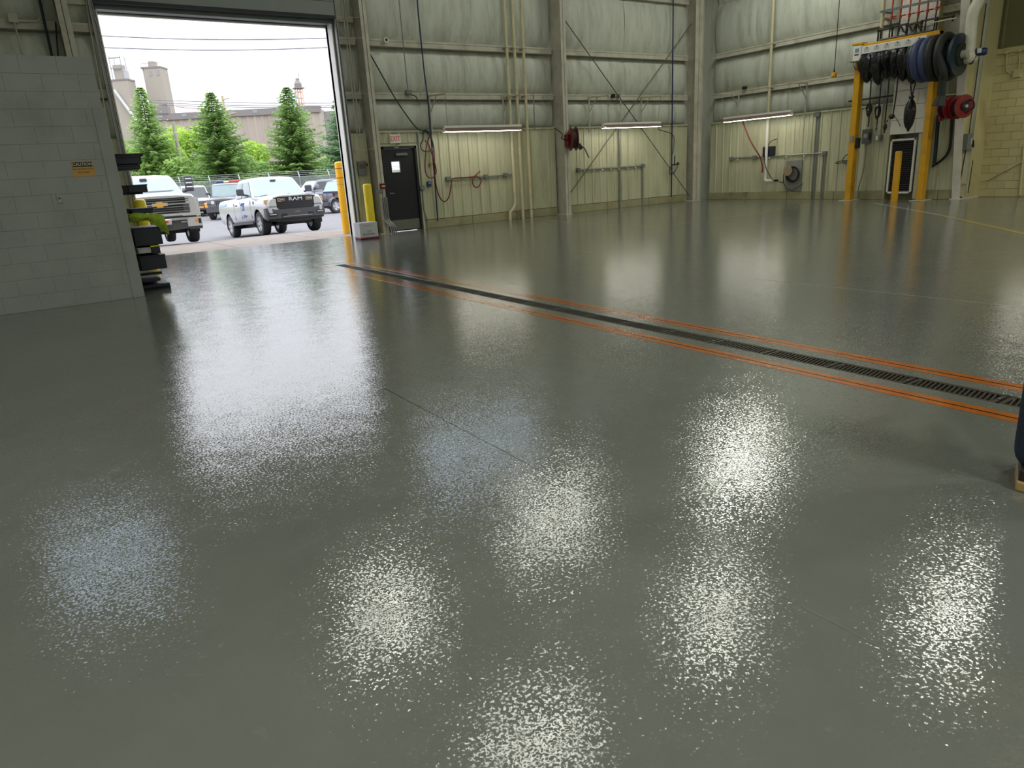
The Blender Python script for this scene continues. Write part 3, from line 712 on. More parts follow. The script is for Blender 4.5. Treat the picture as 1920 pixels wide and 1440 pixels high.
# electrical gear by the big door
t = thing('disconnect_switch', 'grey disconnect switch with a red handle between jamb and column', 'switch', (7.29, 17.46, 1.38))
a, d = B(673, 329, 17.42), B(687, 302, 17.42)
MB().cbox(a.x, d.x - .02, 17.40, 17.5, a.z, d.z, .008).build('enclosure', M_GREY, t)
MB().box(a.x + .03, d.x - .06, 17.392, 17.40, a.z + .16, d.z - .06).build('warning_plate', mat('dark_plate_with_print', S(96, 84, 76), rough=.5, var=.3, scale=30), t)
MB().box(d.x - .02, d.x + .01, 17.38, 17.46, d.z - .13, d.z - .05).build('handle', M_RED, t)
one(MB().tube([(a.x + .05, 17.46, a.z), (a.x + .05, 17.46, .9), (a.x + .12, 17.46, .75)], .012), 'conduit', M_STEEL, 'thin conduit dropping from the grey disconnect switch', 'conduit')
t = thing('fire_alarm_pull', 'red fire alarm pull station on the column by the black door', 'alarm', (7.72, 17.03, 1.05))
a, d = B(714, 354, 17.0), B(722.5, 343.5, 17.0)
MB().cbox(a.x, d.x, 16.99, 17.05, a.z, d.z, .006).build('housing', M_RED, t); MB().box(a.x + .03, d.x - .02, 16.98, 16.99, a.z + .05, a.z + .075).build('pull_handle', M_TRIMW, t)
a, d = B(707, 361.5, 17.0), B(717.5, 354.5, 17.0)
one(MB().cbox(a.x, d.x, 16.97, 17.05, a.z, d.z - .01, .006), 'junction_box', M_GREY, 'grey junction box right under the red alarm pull', 'box')
for k in range(4):
    x = 7.60 + k * .045
    b = MB(); b.tube(smoothpath([(x, 17.02, .93), (x, 17.02, .45), (x + .02, 17.0, .33), (x + .11, 16.93, .20), (x + .13, 16.92, .0)], 5), .017)
    one(b, 'conduit', M_GALV, ['first', 'second', 'third', 'fourth'][k] + ' of the four bundled conduits under the alarm pull, counted from the left', 'conduit', 'conduits at the column foot')
t = one(MB().tube(smoothpath([B(699, 240, 17.05), B(706, 300, 17.03), B(709.5, 330, 17.03), B(711, 354, 17.03)], 5), .012), 'conduit', M_PIPE, 'pale cable running down the column to the junction box', 'cable')
# pvc pipe end, thin conduit with its hook, hoses
t = thing('vent_pipe', 'white round pipe end with a black mouth on the upper girt', 'pipe', B(724, 75, 17.4))
o_ = B(724, 75, 17.35); MB().lathe([(.055, 1), (.062, .0), (.038, .0), (.036, .4), (0, .4)], (o_.x, 17.33, o_.z), (0, .2, 0), 16).build('pipe', M_TRIMW, t, smooth=True)
MB().cyl((o_.x, 17.34, o_.z), (o_.x, 17.35, o_.z), .040, n=14).build('mouth', M_BLACK, t)
t = thing('drop_conduit', 'thin dark drop conduit with a small box and hook at the lower girt', 'conduit', (8.9, 17.4, 3.3))
MB().tube([B(745, -40, 17.38), B(748, 0, 17.38), B(763.5, 159, 17.38), B(765, 170, 17.38)], .012).build('conduit', M_GREY, t)
a, d = B(762, 177, 17.4), B(771, 169, 17.4); MB().cbox(a.x, d.x, 17.38, 17.48, a.z, d.z, .006).build('outlet_box', M_GREY, t)
MB().tube(smoothpath(pts_b([(770, 178), (778, 180), (782, 184), (781, 190)], 17.38), 5), .012).build('hook', M_BLACK, t)
MB().tube(smoothpath(pts_b([(770, 171), (780, 172), (788, 174), (788, 184)], 17.4), 5), .008).build('wire_loop', M_GREY, t)
one(MB().tube(smoothpath(pts_b([(781, -60), (782.3, 0), (790, 83), (796, 140), (802, 187.5), (808, 256), (813.5, 316.7), (821, 414.6)], 17.40), 4), .019), 'air_line', M_BLUE, 'long dark blue air line running down the back wall beside the black door', 'pipe')
one(MB().tube(smoothpath(pts_b([(687.5, 89.6), (735.4, 175), (760, 213), (781, 239.6), (793, 245), (803, 250), (811.5, 269), (808, 281), (798, 284), (790, 279), (789, 270), (793, 262.5), (793.5, 250), (797, 244), (808, 250)], 17.36), 6), .017), 'hose', M_GREEN, 'dark green hose slung from the column and looped by the blue air line', 'hose')
one(MB().tube(smoothpath(pts_b([(808, 252), (803, 262), (800.5, 270), (798.5, 283), (797, 305), (797.5, 320), (802, 331), (808, 333.5), (814, 331), (818, 322), (816, 309), (811, 293), (804, 272), (797, 263)], 17.33), 6), .015), 'hose', M_REDHOSE, 'dark red hose hanging in a long loop beside the black door', 'hose')
one(MB().tube(smoothpath(pts_b([(808, 256), (813, 275), (815, 310), (816, 335), (820, 358), (826, 372), (833, 378), (839, 374), (843, 364.6), (846, 345), (849, 336), (856, 333.5), (870, 333), (886, 331.5), (893, 330), (899, 334), (902, 340), (898, 349), (892, 351), (887, 346), (886, 338), (890, 331), (895, 326), (900, 321)], 17.37), 6), .016), 'hose', M_REDHOSE, 'red air hose sagging from the blue line to the outlet rail and coiled there', 'hose')
t = thing('outlet_rail', 'grey outlet rail with three boxes on the back wall, red hose lying on it', 'conduit', B(900, 331, 17.45))
MB().tube([B(840, 335, 17.45), B(912, 331, 17.45), B(962, 327, 17.45)], .02).build('conduit', M_GALV, t)
for x, y, w in ((840.6, 335, .14), (911, 331, .12), (948, 328, .13)):
    q = B(x, y, 17.43); MB().cbox(q.x - w / 2, q.x + w / 2, 17.39, 17.48, q.z - .055, q.z + .055, .008).build('outlet_box', M_GREY, t)
for x in (925, 935):
    q = B(x, 331, 17.43); MB().tube(smoothpath([(q.x - .06, 17.43, q.z + .01), (q.x, 17.42, q.z - .04), (q.x + .06, 17.43, q.z + .01)], 4), .008).build('hook', M_GALV, t)
t = thing('conduit_drop', 'thin grey conduit with one round box, right of the black door', 'conduit', B(792, 352, 17.45))
MB().tube(smoothpath(pts_b([(783, 250), (787.5, 316), (791, 350), (793.8, 387), (797, 402), (800.5, 410), (801, 427)], 17.46), 4), .014).build('conduit', M_GREY, t)
q = B(791.7, 352, 17.43); MB().lathe([(.07, 0), (.075, .2), (.075, .8), (.06, 1)], (q.x, 17.48, q.z), (0, -.08, 0), 10).build('round_box', M_GREY, t)
t = thing('valve_box', 'small blue box with a white mark on the cream wall by the blue air line', 'box', B(805, 349, 17.45))
a, d = B(802, 350, 17.42), B(808, 340, 17.42); MB().cbox(a.x, d.x, 17.40, 17.48, a.z, d.z, .008).build('housing', M_BLUEBOX, t)
MB().box(a.x + .03, d.x - .02, 17.395, 17.40, a.z + .08, a.z + .10).build('mark', M_TRIMW, t)
q = B(808, 308, 17.43); one(MB().cyl((q.x, 17.48, q.z), (q.x, 17.40, q.z), .045, .04, n=12), 'push_button', M_SIGNY, 'small amber round button behind the red hose loop', 'button')

# three tall cream pipes
for k, pp in enumerate(([(942.7, 0), (955, 180), (964, 330), (967.5, 383), (963, 392), (958, 400), (958.5, 409)], [(958, 0), (970, 180), (978, 340), (981, 406)], [(976, 0), (986, 180), (993, 340), (997, 404)])):
    t = thing('riser_pipe', ['first cream riser pipe on the back wall from the left, kinked at its foot', 'middle cream riser pipe of the three on the back wall', 'third cream riser pipe on the back wall, nearest the fluorescent lamp end'][k], 'pipe', B(*pp[-1], 17.36), 'cream riser pipes')
    Y = 17.36; P3 = [B(x, y, Y) for x, y in pp]
    if k: xm_ = sum(p.x for p in P3) / len(P3); P3 = [(xm_, Y, 7.9), (xm_, Y, .0)]
    else: xm_ = P3[1].x; P3 = [(xm_, Y, 7.9), (xm_, Y, .48), (xm_ - .06, Y - .02, .36), (xm_ - .22, Y - .03, .22), (xm_ - .23, Y - .03, .0)]
    MB().tube(P3, .042, 12).build('pipe', M_PIPE, t, smooth=True)
    for z in (.33 if k else .5, 3.62): MB().cyl((xm_, Y, z - .05), (xm_, Y, z + .05), .054, n=12).build('coupling', M_PIPE, t, smooth=True)
    for z in (3.42, 4.66): MB().cbox(xm_ - .06, xm_ + .06, Y - .05, 17.49, z - .02, z + .02, .005).build('strap', M_STEEL, t)
one(MB().tube([(12.83, 17.40, LT), (12.83, 17.40, G1 - .02)], .018), 'conduit', M_GALV, 'short bright conduit between liner top and girt, left of the middle column', 'conduit')

# fluorescent strip lamps on wall brackets
def strip_lamp(name, p, q, label, inward):
    """p, q: ends of the tube line (bottom)"""
    p, q = Vector(p), Vector(q); ax = (q - p).normalized(); sd_ = Vector(inward)
    t = thing(name, label, 'lamp', (p + q) / 2)
    def prof(ps, a0, a1, nm, m):
        b = MB(); A = p + ax * a0; Z = q - ax * a1
        b.prism([A + sd_ * s + Vector((0, 0, z)) for s, z in ps], Z - A); return b.build(nm, m, t)
    prof([(-.055, .11), (.055, .11), (.055, .165), (-.055, .165)], 0, 0, 'ballast_channel', M_TRIMW)
    for s in (-1, 1):
        prof([(s * .05, .105), (s * .055, .112), (s * .158, .022), (s * .155, .016)], 0, 0, 'reflector', M_SHADE)
    for s in (-1, 1):
        b = MB(); A = p + ax * .04 + sd_ * s * .07; Z = q - ax * .04 + sd_ * s * .07
        b.cyl(A + Vector((0, 0, .03)), Z + Vector((0, 0, .03)), .019, n=10); b.build('tube', M_TUBE, t, smooth=True)
    for E_, d_ in ((p, 1), (q, -1)):
        prof_ = [(-.10, .02), (.10, .02), (.06, .105), (-.06, .105)]
        MB().prism([E_ + ax * d_ * .005 + sd_ * s + Vector((0, 0, z)) for s, z in prof_], ax * d_ * .02).build('end_socket', M_TRIMW, t)
    return t
def bracket(name, base, tip, label, down=1.0):
    base, tip = Vector(base), Vector(tip); t = thing(name, label, 'bracket', base)
    MB().bar(base, tip, .035, .035).build('arm', M_PIPE, t)
    MB().bar(base + Vector((0, 0, .03)), base + Vector((0, 0, -down)), .03, .03).build('wall_post', M_STEEL, t)
    f = base + (tip - base) * .45
    MB().bar(f, base + Vector((0, 0, -.42)), .03, .008).build('strut', M_STEEL, t)
    return t
def chain(p, q, label):
    p, q = Vector(p), Vector(q); b = MB(); L_ = (q - p).length; n = int(L_ / .05); d = (q - p) / n
    for k in range(n):
        s = Vector((.009, 0, 0)) if k % 2 else Vector((0, .009, 0)); a = p + d * k
        b.tube([a - d * .1 + s, a + d * .5 + s * 1.4, a + d * 1.1 + s, a + d * 1.1 - s, a + d * .5 - s * 1.4, a - d * .1 - s], .0035, 4, closed=True)
    return one(b, 'lamp_chain', M_GALV, label, 'chain')
YL = 16.6
L1a, L1b = (9.33, YL, 2.42), (11.75, YL, 2.42); L2a, L2b = (14.76, YL, 2.42), (17.15, YL, 2.43)
XLm = 19.28
L3a, L3b = (XLm, 15.83, 2.46), (XLm, 13.36, 2.46)
strip_lamp('strip_lamp', L1a, L1b, 'lit fluorescent strip lamp nearest the black door', (0, -1, 0))
strip_lamp('strip_lamp', L2a, L2b, 'lit fluorescent strip lamp right of the middle column', (0, -1, 0))
strip_lamp('strip_lamp', L3a, L3b, 'lit fluorescent strip lamp on the right wall over the black box', (-1, 0, 0))
for nm, bx, ch in (('left bracket of the lamp nearest the black door', (9.457, 17.45, 3.42), L1a), ('right bracket of the lamp nearest the black door', (B(943.8, 183).x, 17.45, 3.40), L1b),
        ('left bracket of the lamp right of the middle column', (14.97 - 3.12, 17.45, 3.37), None), ):
    pass
for lab, x, lamp in (('nearest the black door, left', 9.457, L1a), ('nearest the black door, right', 11.848 - .05, L1b)):
    bracket('lamp_bracket', (x, 17.46, 3.40), (x, 16.55, 3.34), 'angle bracket holding the strip lamp ' + lab + ' end')
    e_ = min(max(x, L1a[0] + .1), L1b[0] - .1); chain((x, 16.6, 3.32), (e_, YL, 2.585), 'chain of the strip lamp ' + lab + ' end')
for lab, x in (('right of the middle column, left', 14.974), ('right of the middle column, right', 17.336 - .15)):
    bracket('lamp_bracket', (x, 17.46, 3.38), (x, 16.55, 3.34), 'angle bracket holding the strip lamp ' + lab + ' end')
    e_ = min(max(x, L2a[0] + .1), L2b[0] - .1); chain((x, 16.6, 3.32), (e_, YL, 2.585), 'chain of the strip lamp ' + lab + ' end')
for lab, y in (('on the right wall, far', 15.985), ('on the right wall, near', 13.515)):
    bracket('lamp_bracket', (XR - .04, y, 3.38), (XLm - .05, y, 3.36), 'angle bracket holding the strip lamp ' + lab + ' end')
    e_ = min(max(y, L3b[1] + .1), L3a[1] - .1); chain((XLm, y, 3.33), (XLm, e_, 2.625), 'chain of the strip lamp ' + lab + ' end')
strip_lamp('strip_lamp', (20.2, 7.6, 3.05), (20.2, 5.2, 3.05), 'strip lamp by the cream block wall at the far right edge', (-1, 0, 0))
one(MB().cyl((20.2, 7.5, 3.2), (20.2, 7.5, ZR), .006, n=5), 'lamp_wire', M_GALV, 'far wire holding the strip lamp by the block wall', 'wire'); one(MB().cyl((20.2, 5.4, 3.2), (20.2, 5.4, ZR), .006, n=5), 'lamp_wire', M_GALV, 'near wire holding the strip lamp by the block wall', 'wire')

# red hose reel on the middle column
q = B(1076, 260, 16.75); rx, rz = q.x, q.z
t = thing('hose_reel', 'dark red hose reel bracketed to the middle column', 'reel', (13.72, 17.0, rz - .3))
ax_ = Vector((.90, -.42, .0)).normalized()       # reel axle
ce_ = Vector((rx, 16.78, rz))
b = MB().lathe([(.30, -1), (.335, -.9), (.335, -.72), (.17, -.7), (.17, .7), (.335, .72), (.335, .9), (.30, 1)], ce_, ax_ * .10, 24); b.build('spool', M_DRED, t, smooth=True)
MB().lathe([(.27, -1), (.27, 1)], ce_, ax_ * .068, 24).build('hose_wraps', M_BLACK, t, smooth=True)
fr = MB(); fr.bar(ce_ - ax_ * .13 + Vector((0, 0, .05)), Vector((13.66, 17.04, rz + .05)), .06, .16); fr.bar(ce_ - ax_ * .13 - Vector((0, 0, .12)), Vector((13.66, 17.04, rz - .12)), .05, .14); fr.build('reel_bracket', M_DRED, t)
MB().bar(ce_ + Vector((.14, -.06, -.16)), ce_ + Vector((.22, -.1, -.30)), .12, .10).build('roller_guide', M_BLACK, t)
MB().tube(smoothpath([ce_ + Vector((.2, -.08, -.25)), ce_ + Vector((.32, -.1, -.27)), ce_ + Vector((.42, -.1, -.42)), ce_ + Vector((.50, -.1, -.56))], 5), .016).build('hose_tail', M_BLACK, t)
MB().tube(smoothpath([B(1040, 240, 17.1), B(1052, 249, 17.0), B(1055, 254, 16.95), B(1052.5, 259, 16.95), B(1058, 261.5, 16.95), B(1064, 262, 16.9)], 5), .014).build('supply_hose', M_BLACK, t)

# second outlet rail, conduits and blue line in the bay right of the middle column
t = thing('outlet_rail', 'grey outlet rail right of the middle column, turning down at its right end', 'conduit', B(1150, 314, 17.45))
z_ = B(1150, 314.5, 17.45).z; xa, xb = B(1084, 319, 17.45).x, B(1205, 311, 17.45).x
MB().tube([(xa, 17.45, z_), (xb, 17.45, z_), (xb, 17.45, z_ - .05), (xb, 17.45, .0)], .026).build('conduit', M_GALV, t)
for x in (xa, xb): MB().cbox(x - .06, x + .06, 17.38, 17.48, z_ - .06, z_ + .06, .008).build('outlet_box', M_GREY, t)
for k in range(7):
    x = xa + .25 + k * (xb - xa - .4) / 6.5
    MB().lathe([(.022, 0), (.03, .4), (.03, 1), (.0, 1)], (x, 17.45, z_ - .02), (0, -.02, -.06), 8).build('outlet_nipple', M_STEEL, t)
x = B(1161, 300, 17.45).x
one(MB().tube([(x, 17.44, 2.44), (x, 17.44, 0)], .032), 'conduit', M_GALV, 'thick grey conduit from floor to liner top in the bay right of the middle column', 'conduit')
one(MB().tube([(x + .04, 17.40, 2.5), (x + .04, 17.40, 3.45)], .018), 'conduit', M_STEEL, 'pale conduit between liner top and lower girt, behind the second strip lamp', 'conduit')
for px in (1151, 1161):
    q = B(px, 180, 17.42); one(MB().cbox(q.x - .05, q.x + .05, 17.40, 17.5, q.z - .05, q.z + .06, .006), 'junction_box', M_BLACK if px == 1151 else M_GREY, ('small black' if px == 1151 else 'small grey') + ' box on the lower girt above the second strip lamp', 'box')
xb2 = B(1260.5, 200, 17.40).x
t = thing('air_line', 'dark blue air line with a valve and hanging loop left of the corner column', 'pipe', (xb2, 17.4, 1.0))
MB().tube([(xb2, 17.40, 7.9), (xb2, 17.40, .2)], .022).build('pipe', M_BLUE, t)
zv = B(1262, 309, 17.38).z
MB().cyl((xb2, 17.38, zv), (xb2 + .26, 17.36, zv), .022, n=8).build('branch', M_BLACK, t)
MB().ball((xb2 + .26, 17.36, zv + .03), .05).build('valve', M_BLACK, t); MB().bar((xb2 + .10, 17.36, zv + .02), (xb2 + .10, 17.36, zv + .3), .025).build('regulator', M_BLACK, t)
MB().tube(smoothpath([B(x, y, 17.36) for x, y in ((1271, 311), (1268, 317), (1262, 326), (1256, 326), (1255, 318), (1258, 313), (1261, 316))], 5), .014).build('hose_loop', M_BLACK, t)
one(MB().tube(smoothpath([(17.1, YL + .02, 2.55), (17.4, 16.8, 2.50), (17.7, 17.2, 2.40), (xb2 + .02, 17.36, 2.2), (xb2 + .03, 17.38, 1.6)], 5), .012), 'power_cord', M_BLACK, 'black cord from the second strip lamp to the blue air line', 'cord')

# ---------------------------------------------------------------- on the right wall
Xp = 20.05
yp = R(1443, 160, Xp).y
t = thing('riser_pipe', 'cream riser pipe with an elbow at its foot on the right wall', 'pipe', (Xp, yp, .6))
z0 = R(1435, 339, Xp).z
MB().tube([(Xp, yp, 7.9), (Xp, yp, 2.45)], .045, 12).build('upper_pipe', M_PIPE, t, smooth=True); MB().tube([(Xp, yp, 2.46), (Xp, yp, z0 + .05), (Xp, yp - .015, z0 + .015), (Xp, yp - .05, z0), (Xp, yp - .34, z0)], .045, 12).build('lower_pipe', M_TRIMW, t, smooth=True)
MB().cyl((Xp, yp - .34, z0), (Xp, yp - .47, z0), .035, n=10).build('hose_clamp', M_BLACK, t)
for z in (3.41, 4.66): MB().cbox(Xp - .05, XR, yp - .05, yp + .05, z - .02, z + .02, .005).build('strap', M_STEEL, t)
a, d = R(1451, 292, 20.1), R(1429.5, 275.5, 20.1)
t = thing('controller_box', 'black wall box half hidden behind the cream riser pipe', 'box', (20.1, (a.y + d.y) / 2, a.z))
MB().cbox(20.11, 20.2, a.y, d.y, a.z, d.z, .012).build('housing', M_BLACK, t); MB().cbox(20.10, 20.11, a.y + .02, d.y - .02, a.z + .02, d.z - .02, .004).build('lid', M_NAVY, t)
MB().tube(smoothpath(pts_r([(1440, 275), (1443, 268), (1449, 263), (1457, 260.5)], 20.1), 5), .012).build('cable', M_BLACK, t)
one(MB().tube(smoothpath(pts_r([(1392.5, 226), (1397, 240), (1405.6, 261), (1415, 278), (1425, 294), (1429.5, 312), (1429, 323.5)], 19.95), 5), .022), 'hose', M_REDHOSE, 'rust red hose hanging down in front of the right wall outlet rail', 'hose')
one(MB().tube(smoothpath(pts_r([(1433.6, 293), (1434, 305), (1437, 316), (1443, 329), (1449, 336.5), (1455, 338)], 20.0), 5), .012), 'cable', M_BLACK, 'thin black cable from the wall box to the pipe elbow', 'cable')
t = thing('outlet_rail', 'grey outlet rail on the right wall, turning down at its near end', 'conduit', R(1460, 292, 20.15))
z_ = R(1460, 292, 20.15).z; ya, yb = R(1372, 298.5, 20.15).y, R(1547, 286.4, 20.15).y
MB().tube([(20.15, ya, z_), (20.15, yb, z_), (20.15, yb, z_ - .05), (20.15, yb, 0)], .022).build('conduit', M_GALV, t)
MB().tube([(20.16, yb + .05, z_), (20.16, yb + .05, 0)], .016).build('conduit', M_GALV, t)
for y in (ya, R(1416, 295, 20.15).y, yb): MB().cbox(20.08, 20.19, y - .06, y + .06, z_ - .055, z_ + .055, .008).build('outlet_box', M_GREY, t)
for k in range(6): y = ya - .25 - k * .62; MB().lathe([(.02, 0), (.028, .4), (.028, 1), (0, 1)], (20.15, y, z_ - .02), (-.02, 0, -.06), 8).build('outlet_nipple', M_STEEL, t)
y = R(1526, 300, 20.15).y
t = thing('conduit_pair', 'pair of grey conduits from floor to liner top beside the hose board', 'conduit', (20.15, y, 0))
for s in (0, .07): MB().tube([(20.15, y - s, 2.42), (20.15, y - s, 0)], .022).build('conduit', M_GALV, t)
MB().cbox(20.08, 20.2, y - .12, y + .05, 2.40, 2.54, .008).build('pull_box', M_GREY, t)
# hose board
a, d = R(1500.5, 357, 20.14), R(1473.5, 301, 20.14)
t = thing('hose_board', 'grey wall board with a black hose coiled on a tan hanger', 'board', (20.14, (a.y + d.y) / 2, a.z))
MB().cbox(20.14, 20.18, a.y, d.y, a.z, d.z, .006).build('board', mat('grey_board', S(132, 132, 128), rough=.5, var=.08), t)
cc = R(1485.6, 327, 20.05)
for k, (r, x) in enumerate(((.22, 20.08), (.205, 20.05), (.19, 20.08), (.235, 20.05))):
    MB().tube([(x, cc.y + r * math.cos(2 * PI * i / 28), cc.z + r * math.sin(2 * PI * i / 28)) for i in range(28)], .016, 6, closed=True).build('hose_turn', M_BLACK, t)
hq = R(1479, 316, 20.0); MB().lathe([(.0, 0), (.10, .05), (.125, .3), (.13, .9), (.16, 1), (0, 1)], (20.14, cc.y + .13, cc.z + .12), (-.16, 0, 0), 14).build('hanger', mat('tan_hanger', S(150, 134, 108), rough=.6), t, smooth=True)
MB().tube(smoothpath(pts_r([(1455, 338), (1462, 341), (1468, 342), (1470, 325), (1477, 316)], 20.06), 5), .012).build('supply_hose', M_BLACK, t)
MB().tube(smoothpath(pts_r([(1470, 325), (1469, 340), (1474, 352), (1484, 356), (1495, 352), (1506, 344)], 20.08), 5), .011).build('hose_end', M_BLACK, t)
# pendant switch
yp2 = R(1569, 70, 19.7).y
t = thing('pendant_switch', 'yellow pendant switch hanging on a black cord left of the yellow gantry', 'switch', (19.7, yp2, R(1563, 146, 19.7).z))
zc = R(1563, 146, 19.7).z
MB().tube([(19.7, yp2, ZR), (19.7, yp2, zc + .2)], .011).build('cord', M_BLACK, t); MB().cbox(19.65, 19.75, yp2 - .06, yp2 + .06, zc, zc + .14, .015).build('switch_body', M_GANTRY, t); MB().cyl((19.7, yp2, zc + .14), (19.7, yp2, zc + .22), .02, n=8).build('strain_relief', M_BLACK, t); MB().cyl((19.65, yp2, zc + .07), (19.62, yp2, zc + .07), .03, n=10).build('button', M_YEL, t)
one(MB().cbox(20.1, 20.2, R(1396, 167, 20.15).y - .07, R(1396, 167, 20.15).y + .07, G1, G1 + .08, .01), 'junction_box', M_BLACK, 'small black box on the lower girt of the right wall', 'box')

# ---------------------------------------------------------------- yellow lube gantry
GX = 19.62                                          # front face of the posts
g = thing('hose_gantry', 'ochre yellow steel gantry carrying a white reel bank on the right wall', 'gantry', (19.75, 11.0, 0))
def py(px, py_, X=GX): return R(px, py_, X)
yl0, yl1 = py(1593, 374).y, py(1582.5, 374).y; yr0, yr1 = py(1727, 372).y, py(1716.5, 372).y
ztL = py(1610, 84).z; ztR = py(1758, 58).z; zt = 4.06
zt = (py(1612, 83).z + py(1760, 57).z) / 2
for a, b_, nm in ((yl0, yl1, 'post'), (yr0, yr1, 'post')):
    MB().cbox(GX, GX + .22, a, b_, .02, zt, .012).build('post', M_GANTRY, g)
    MB().cbox(GX - .10, GX + .32, a - .12, b_ + .12, 0, .02, .004).build('foot_plate', M_STEEL, g)
MB().cbox(GX + .02, GX + .20, yr0, yl1, zt - .10, zt, .008).build('top_beam', M_GANTRY, g)
zp1, zp0 = py(1680, 77).z, py(1680, 93).z
zp1 = (py(1616, 88).z + py(1740, 67).z) / 2; zp0 = (py(1616, 103.5).z + py(1740, 81).z) / 2
MB().cbox(GX - .10, GX + .06, py(1741, 74).y, py(1615, 95).y, zp0, zp1, .008).build('white_panel', M_WHITE, g)
for k in range(6):
    f_ = (k + .75) / 6.4; y = py(1615, 95).y * (1 - f_) + py(1741, 74).y * f_
    MB().box(GX - .102, GX - .10, y - .07, y + .07, zp0 + .05, zp1 - .05).build('name_plate', M_CARD, g); MB().box(GX - .104, GX - .102, y - .018, y + .018, zp0 + .13, zp0 + .16).build('arrow_mark', M_SIGNK, g)
for k in range(7):
    f_ = k / 7; y = py(1613, 95).y * (1 - f_ - .03) + py(1741, 74).y * (f_ + .03)
    MB().box(GX - .08, GX + .2, y - .17, y, zp0 - .045, zp0).build('reel_mount', M_GALV if k % 2 else M_SIGNK, g)
MB().cbox(GX - .02, GX + .24, yl0 - .02, yl1 + .12, zt, zt + .05, .006).build('top_plate', M_GANTRY, g)
for y in (py(1636, 108).y, py(1656, 103).y, py(1673, 99).y):
    MB().lathe([(.02, 0), (.035, .5), (.06, 1), (0, 1)], (GX - .06, y, zp0 - .03), (0, 0, -.10), 10).build('white_fitting', M_TRIMW, g)
# control box on the left post
a, d = R(1613, 113, GX - .12), R(1600, 88, GX - .12)
t = thing('control_box', 'off white control box with a blue label on top of the left gantry post', 'box', (GX - .06, (a.y + d.y) / 2, a.z))
MB().cbox(GX - .12, GX, a.y, d.y, a.z, d.z, .01).build('enclosure', M_WHITE, t)
MB().box(GX - .122, GX - .12, a.y + .06, d.y - .06, d.z - .16, d.z - .06).build('label', mat('pale_blue_label', S(120, 140, 170), rough=.5, var=.2, scale=30), t); MB().box(GX - .122, GX - .12, a.y + .06, d.y - .05, d.z - .235, d.z - .195).build('red_label', mat('maroon_label', S(120, 40, 60), rough=.5), t)
MB().box(GX - .16, GX + .02, a.y - .02, d.y + .08, a.z - .015, a.z).build('shelf', M_GALV, t)
MB().tube(smoothpath([(GX - .1, d.y - .03, a.z - .01), (GX - .1, d.y - .05, a.z - .12), (GX - .08, a.y + .12, a.z - .22), (GX - .02, a.y + .05, a.z - .18)], 5), .009).build('cable', M_BLACK, t)
# six reels in black plastic sheet under the panel
REELS = [(1628, 155, .235), (1650, 159, .25), (1666, 147, .20), (1680, 147, .22), (1696, 152, .24), (1714, 157, .29)]
rb = random.Random(11)
for k, (px, pz, r) in enumerate(REELS):
    lab = ['first from the left', 'second from the left', 'third from the left', 'fourth from the left', 'fifth from the left', 'last on the right'][k]
    c0 = R(px, 110, GX + .05); bz = R(px, pz, GX + .05).z
    t = thing('covered_reel', 'hose reel wrapped in black plastic under the white panel, ' + lab, 'reel', (GX + .05, c0.y, zp0 - .05), 'reels wrapped in black plastic')
    H_ = zp0 - .03 - bz
    def fn(s, u, H_=H_, r=r, cy=c0.y, bz=bz, k=k):
        an = 2 * PI * s; w = (.55 + .45 * math.sin(PI * min(1, u * 1.35 + .12)) ** .5) * (1 - .9 * u ** 9)
        fold = 1 + .10 * math.sin(5 * an + 3 * u + k) + .07 * math.sin(9 * an - 4 * u + 2 * k)
        return (GX + .08 + math.cos(an) * .28 * w * fold, cy + math.sin(an) * r * w * fold, zp0 - .03 - u * H_)
    MB().grid(fn, 28, 14).build('plastic_cover', M_BLKBAG, t, smooth=True)
    MB().cyl((GX + .08, c0.y - r * .5, zp0 - .3), (GX + .08, c0.y + r * .5, zp0 - .3), .2, n=14).build('reel_drum', M_BLACK, t)
# hanging hoses with their ends
def hang(label, seq, r=.017, name='drop_hose', end=None, X=GX - .02):
    P = pts_r(seq, X); t = thing(name, label, 'hose', P[0], 'hoses hanging from the gantry reels')
    MB().tube(smoothpath(P, 5), r).build('hose', M_BLACK, t)
    return t, P
t, P = hang('hanging hose with a coiled nozzle, first from the left post', [(1633.5, 150), (1631, 190), (1629, 228), (1627.5, 238)])
b = MB(); c_ = R(1629.5, 203, GX - .06)
for k in range(5): b.tube([c_ + Vector((.02 * math.sin(k), .085 * math.cos(2 * PI * i / 12) * (1 - k * .1), .13 * math.sin(2 * PI * i / 12) - .02 * k)) for i in range(12)], .010, 5, closed=True)
b.build('nozzle_coil', M_BLACK, t); MB().cbox(GX - .1, GX, c_.y - .05, c_.y + .06, c_.z - .16, c_.z - .04, .02).build('nozzle', M_NAVY, t)
t, P = hang('hanging hose with a bright hook, second from the left post', [(1652.5, 150), (1649.5, 185), (1645.5, 222), (1642.5, 246)])
b = MB(); c_ = R(1646, 207, GX - .06)
for k in range(5): b.tube([c_ + Vector((.02 * math.sin(k), .085 * math.cos(2 * PI * i / 12) * (1 - k * .1), .15 * math.sin(2 * PI * i / 12) - .02 * k)) for i in range(12)], .010, 5, closed=True)
b.build('nozzle_coil', M_BLACK, t); MB().ball(c_ + Vector((-.05, 0, .12)), .04).build('fitting', M_GALV, t)
b = MB().tube(smoothpath(pts_r([(1644, 236), (1645, 241), (1643, 247), (1641, 244)], GX - .05), 4), .012).build('hook', M_GALV, t)
t, P = hang('long plain hanging hose ending in a small nozzle, third from the left post', [(1667.5, 143), (1664, 185), (1660, 222), (1658, 250)])
q = R(1659.5, 238, GX - .03); MB().ball(q, .05, .05, .09).build('nozzle', M_BLACK, t); q = R(1663.5, 227, GX - .03); MB().ball(q, .025).build('clip', M_BLACK, t)
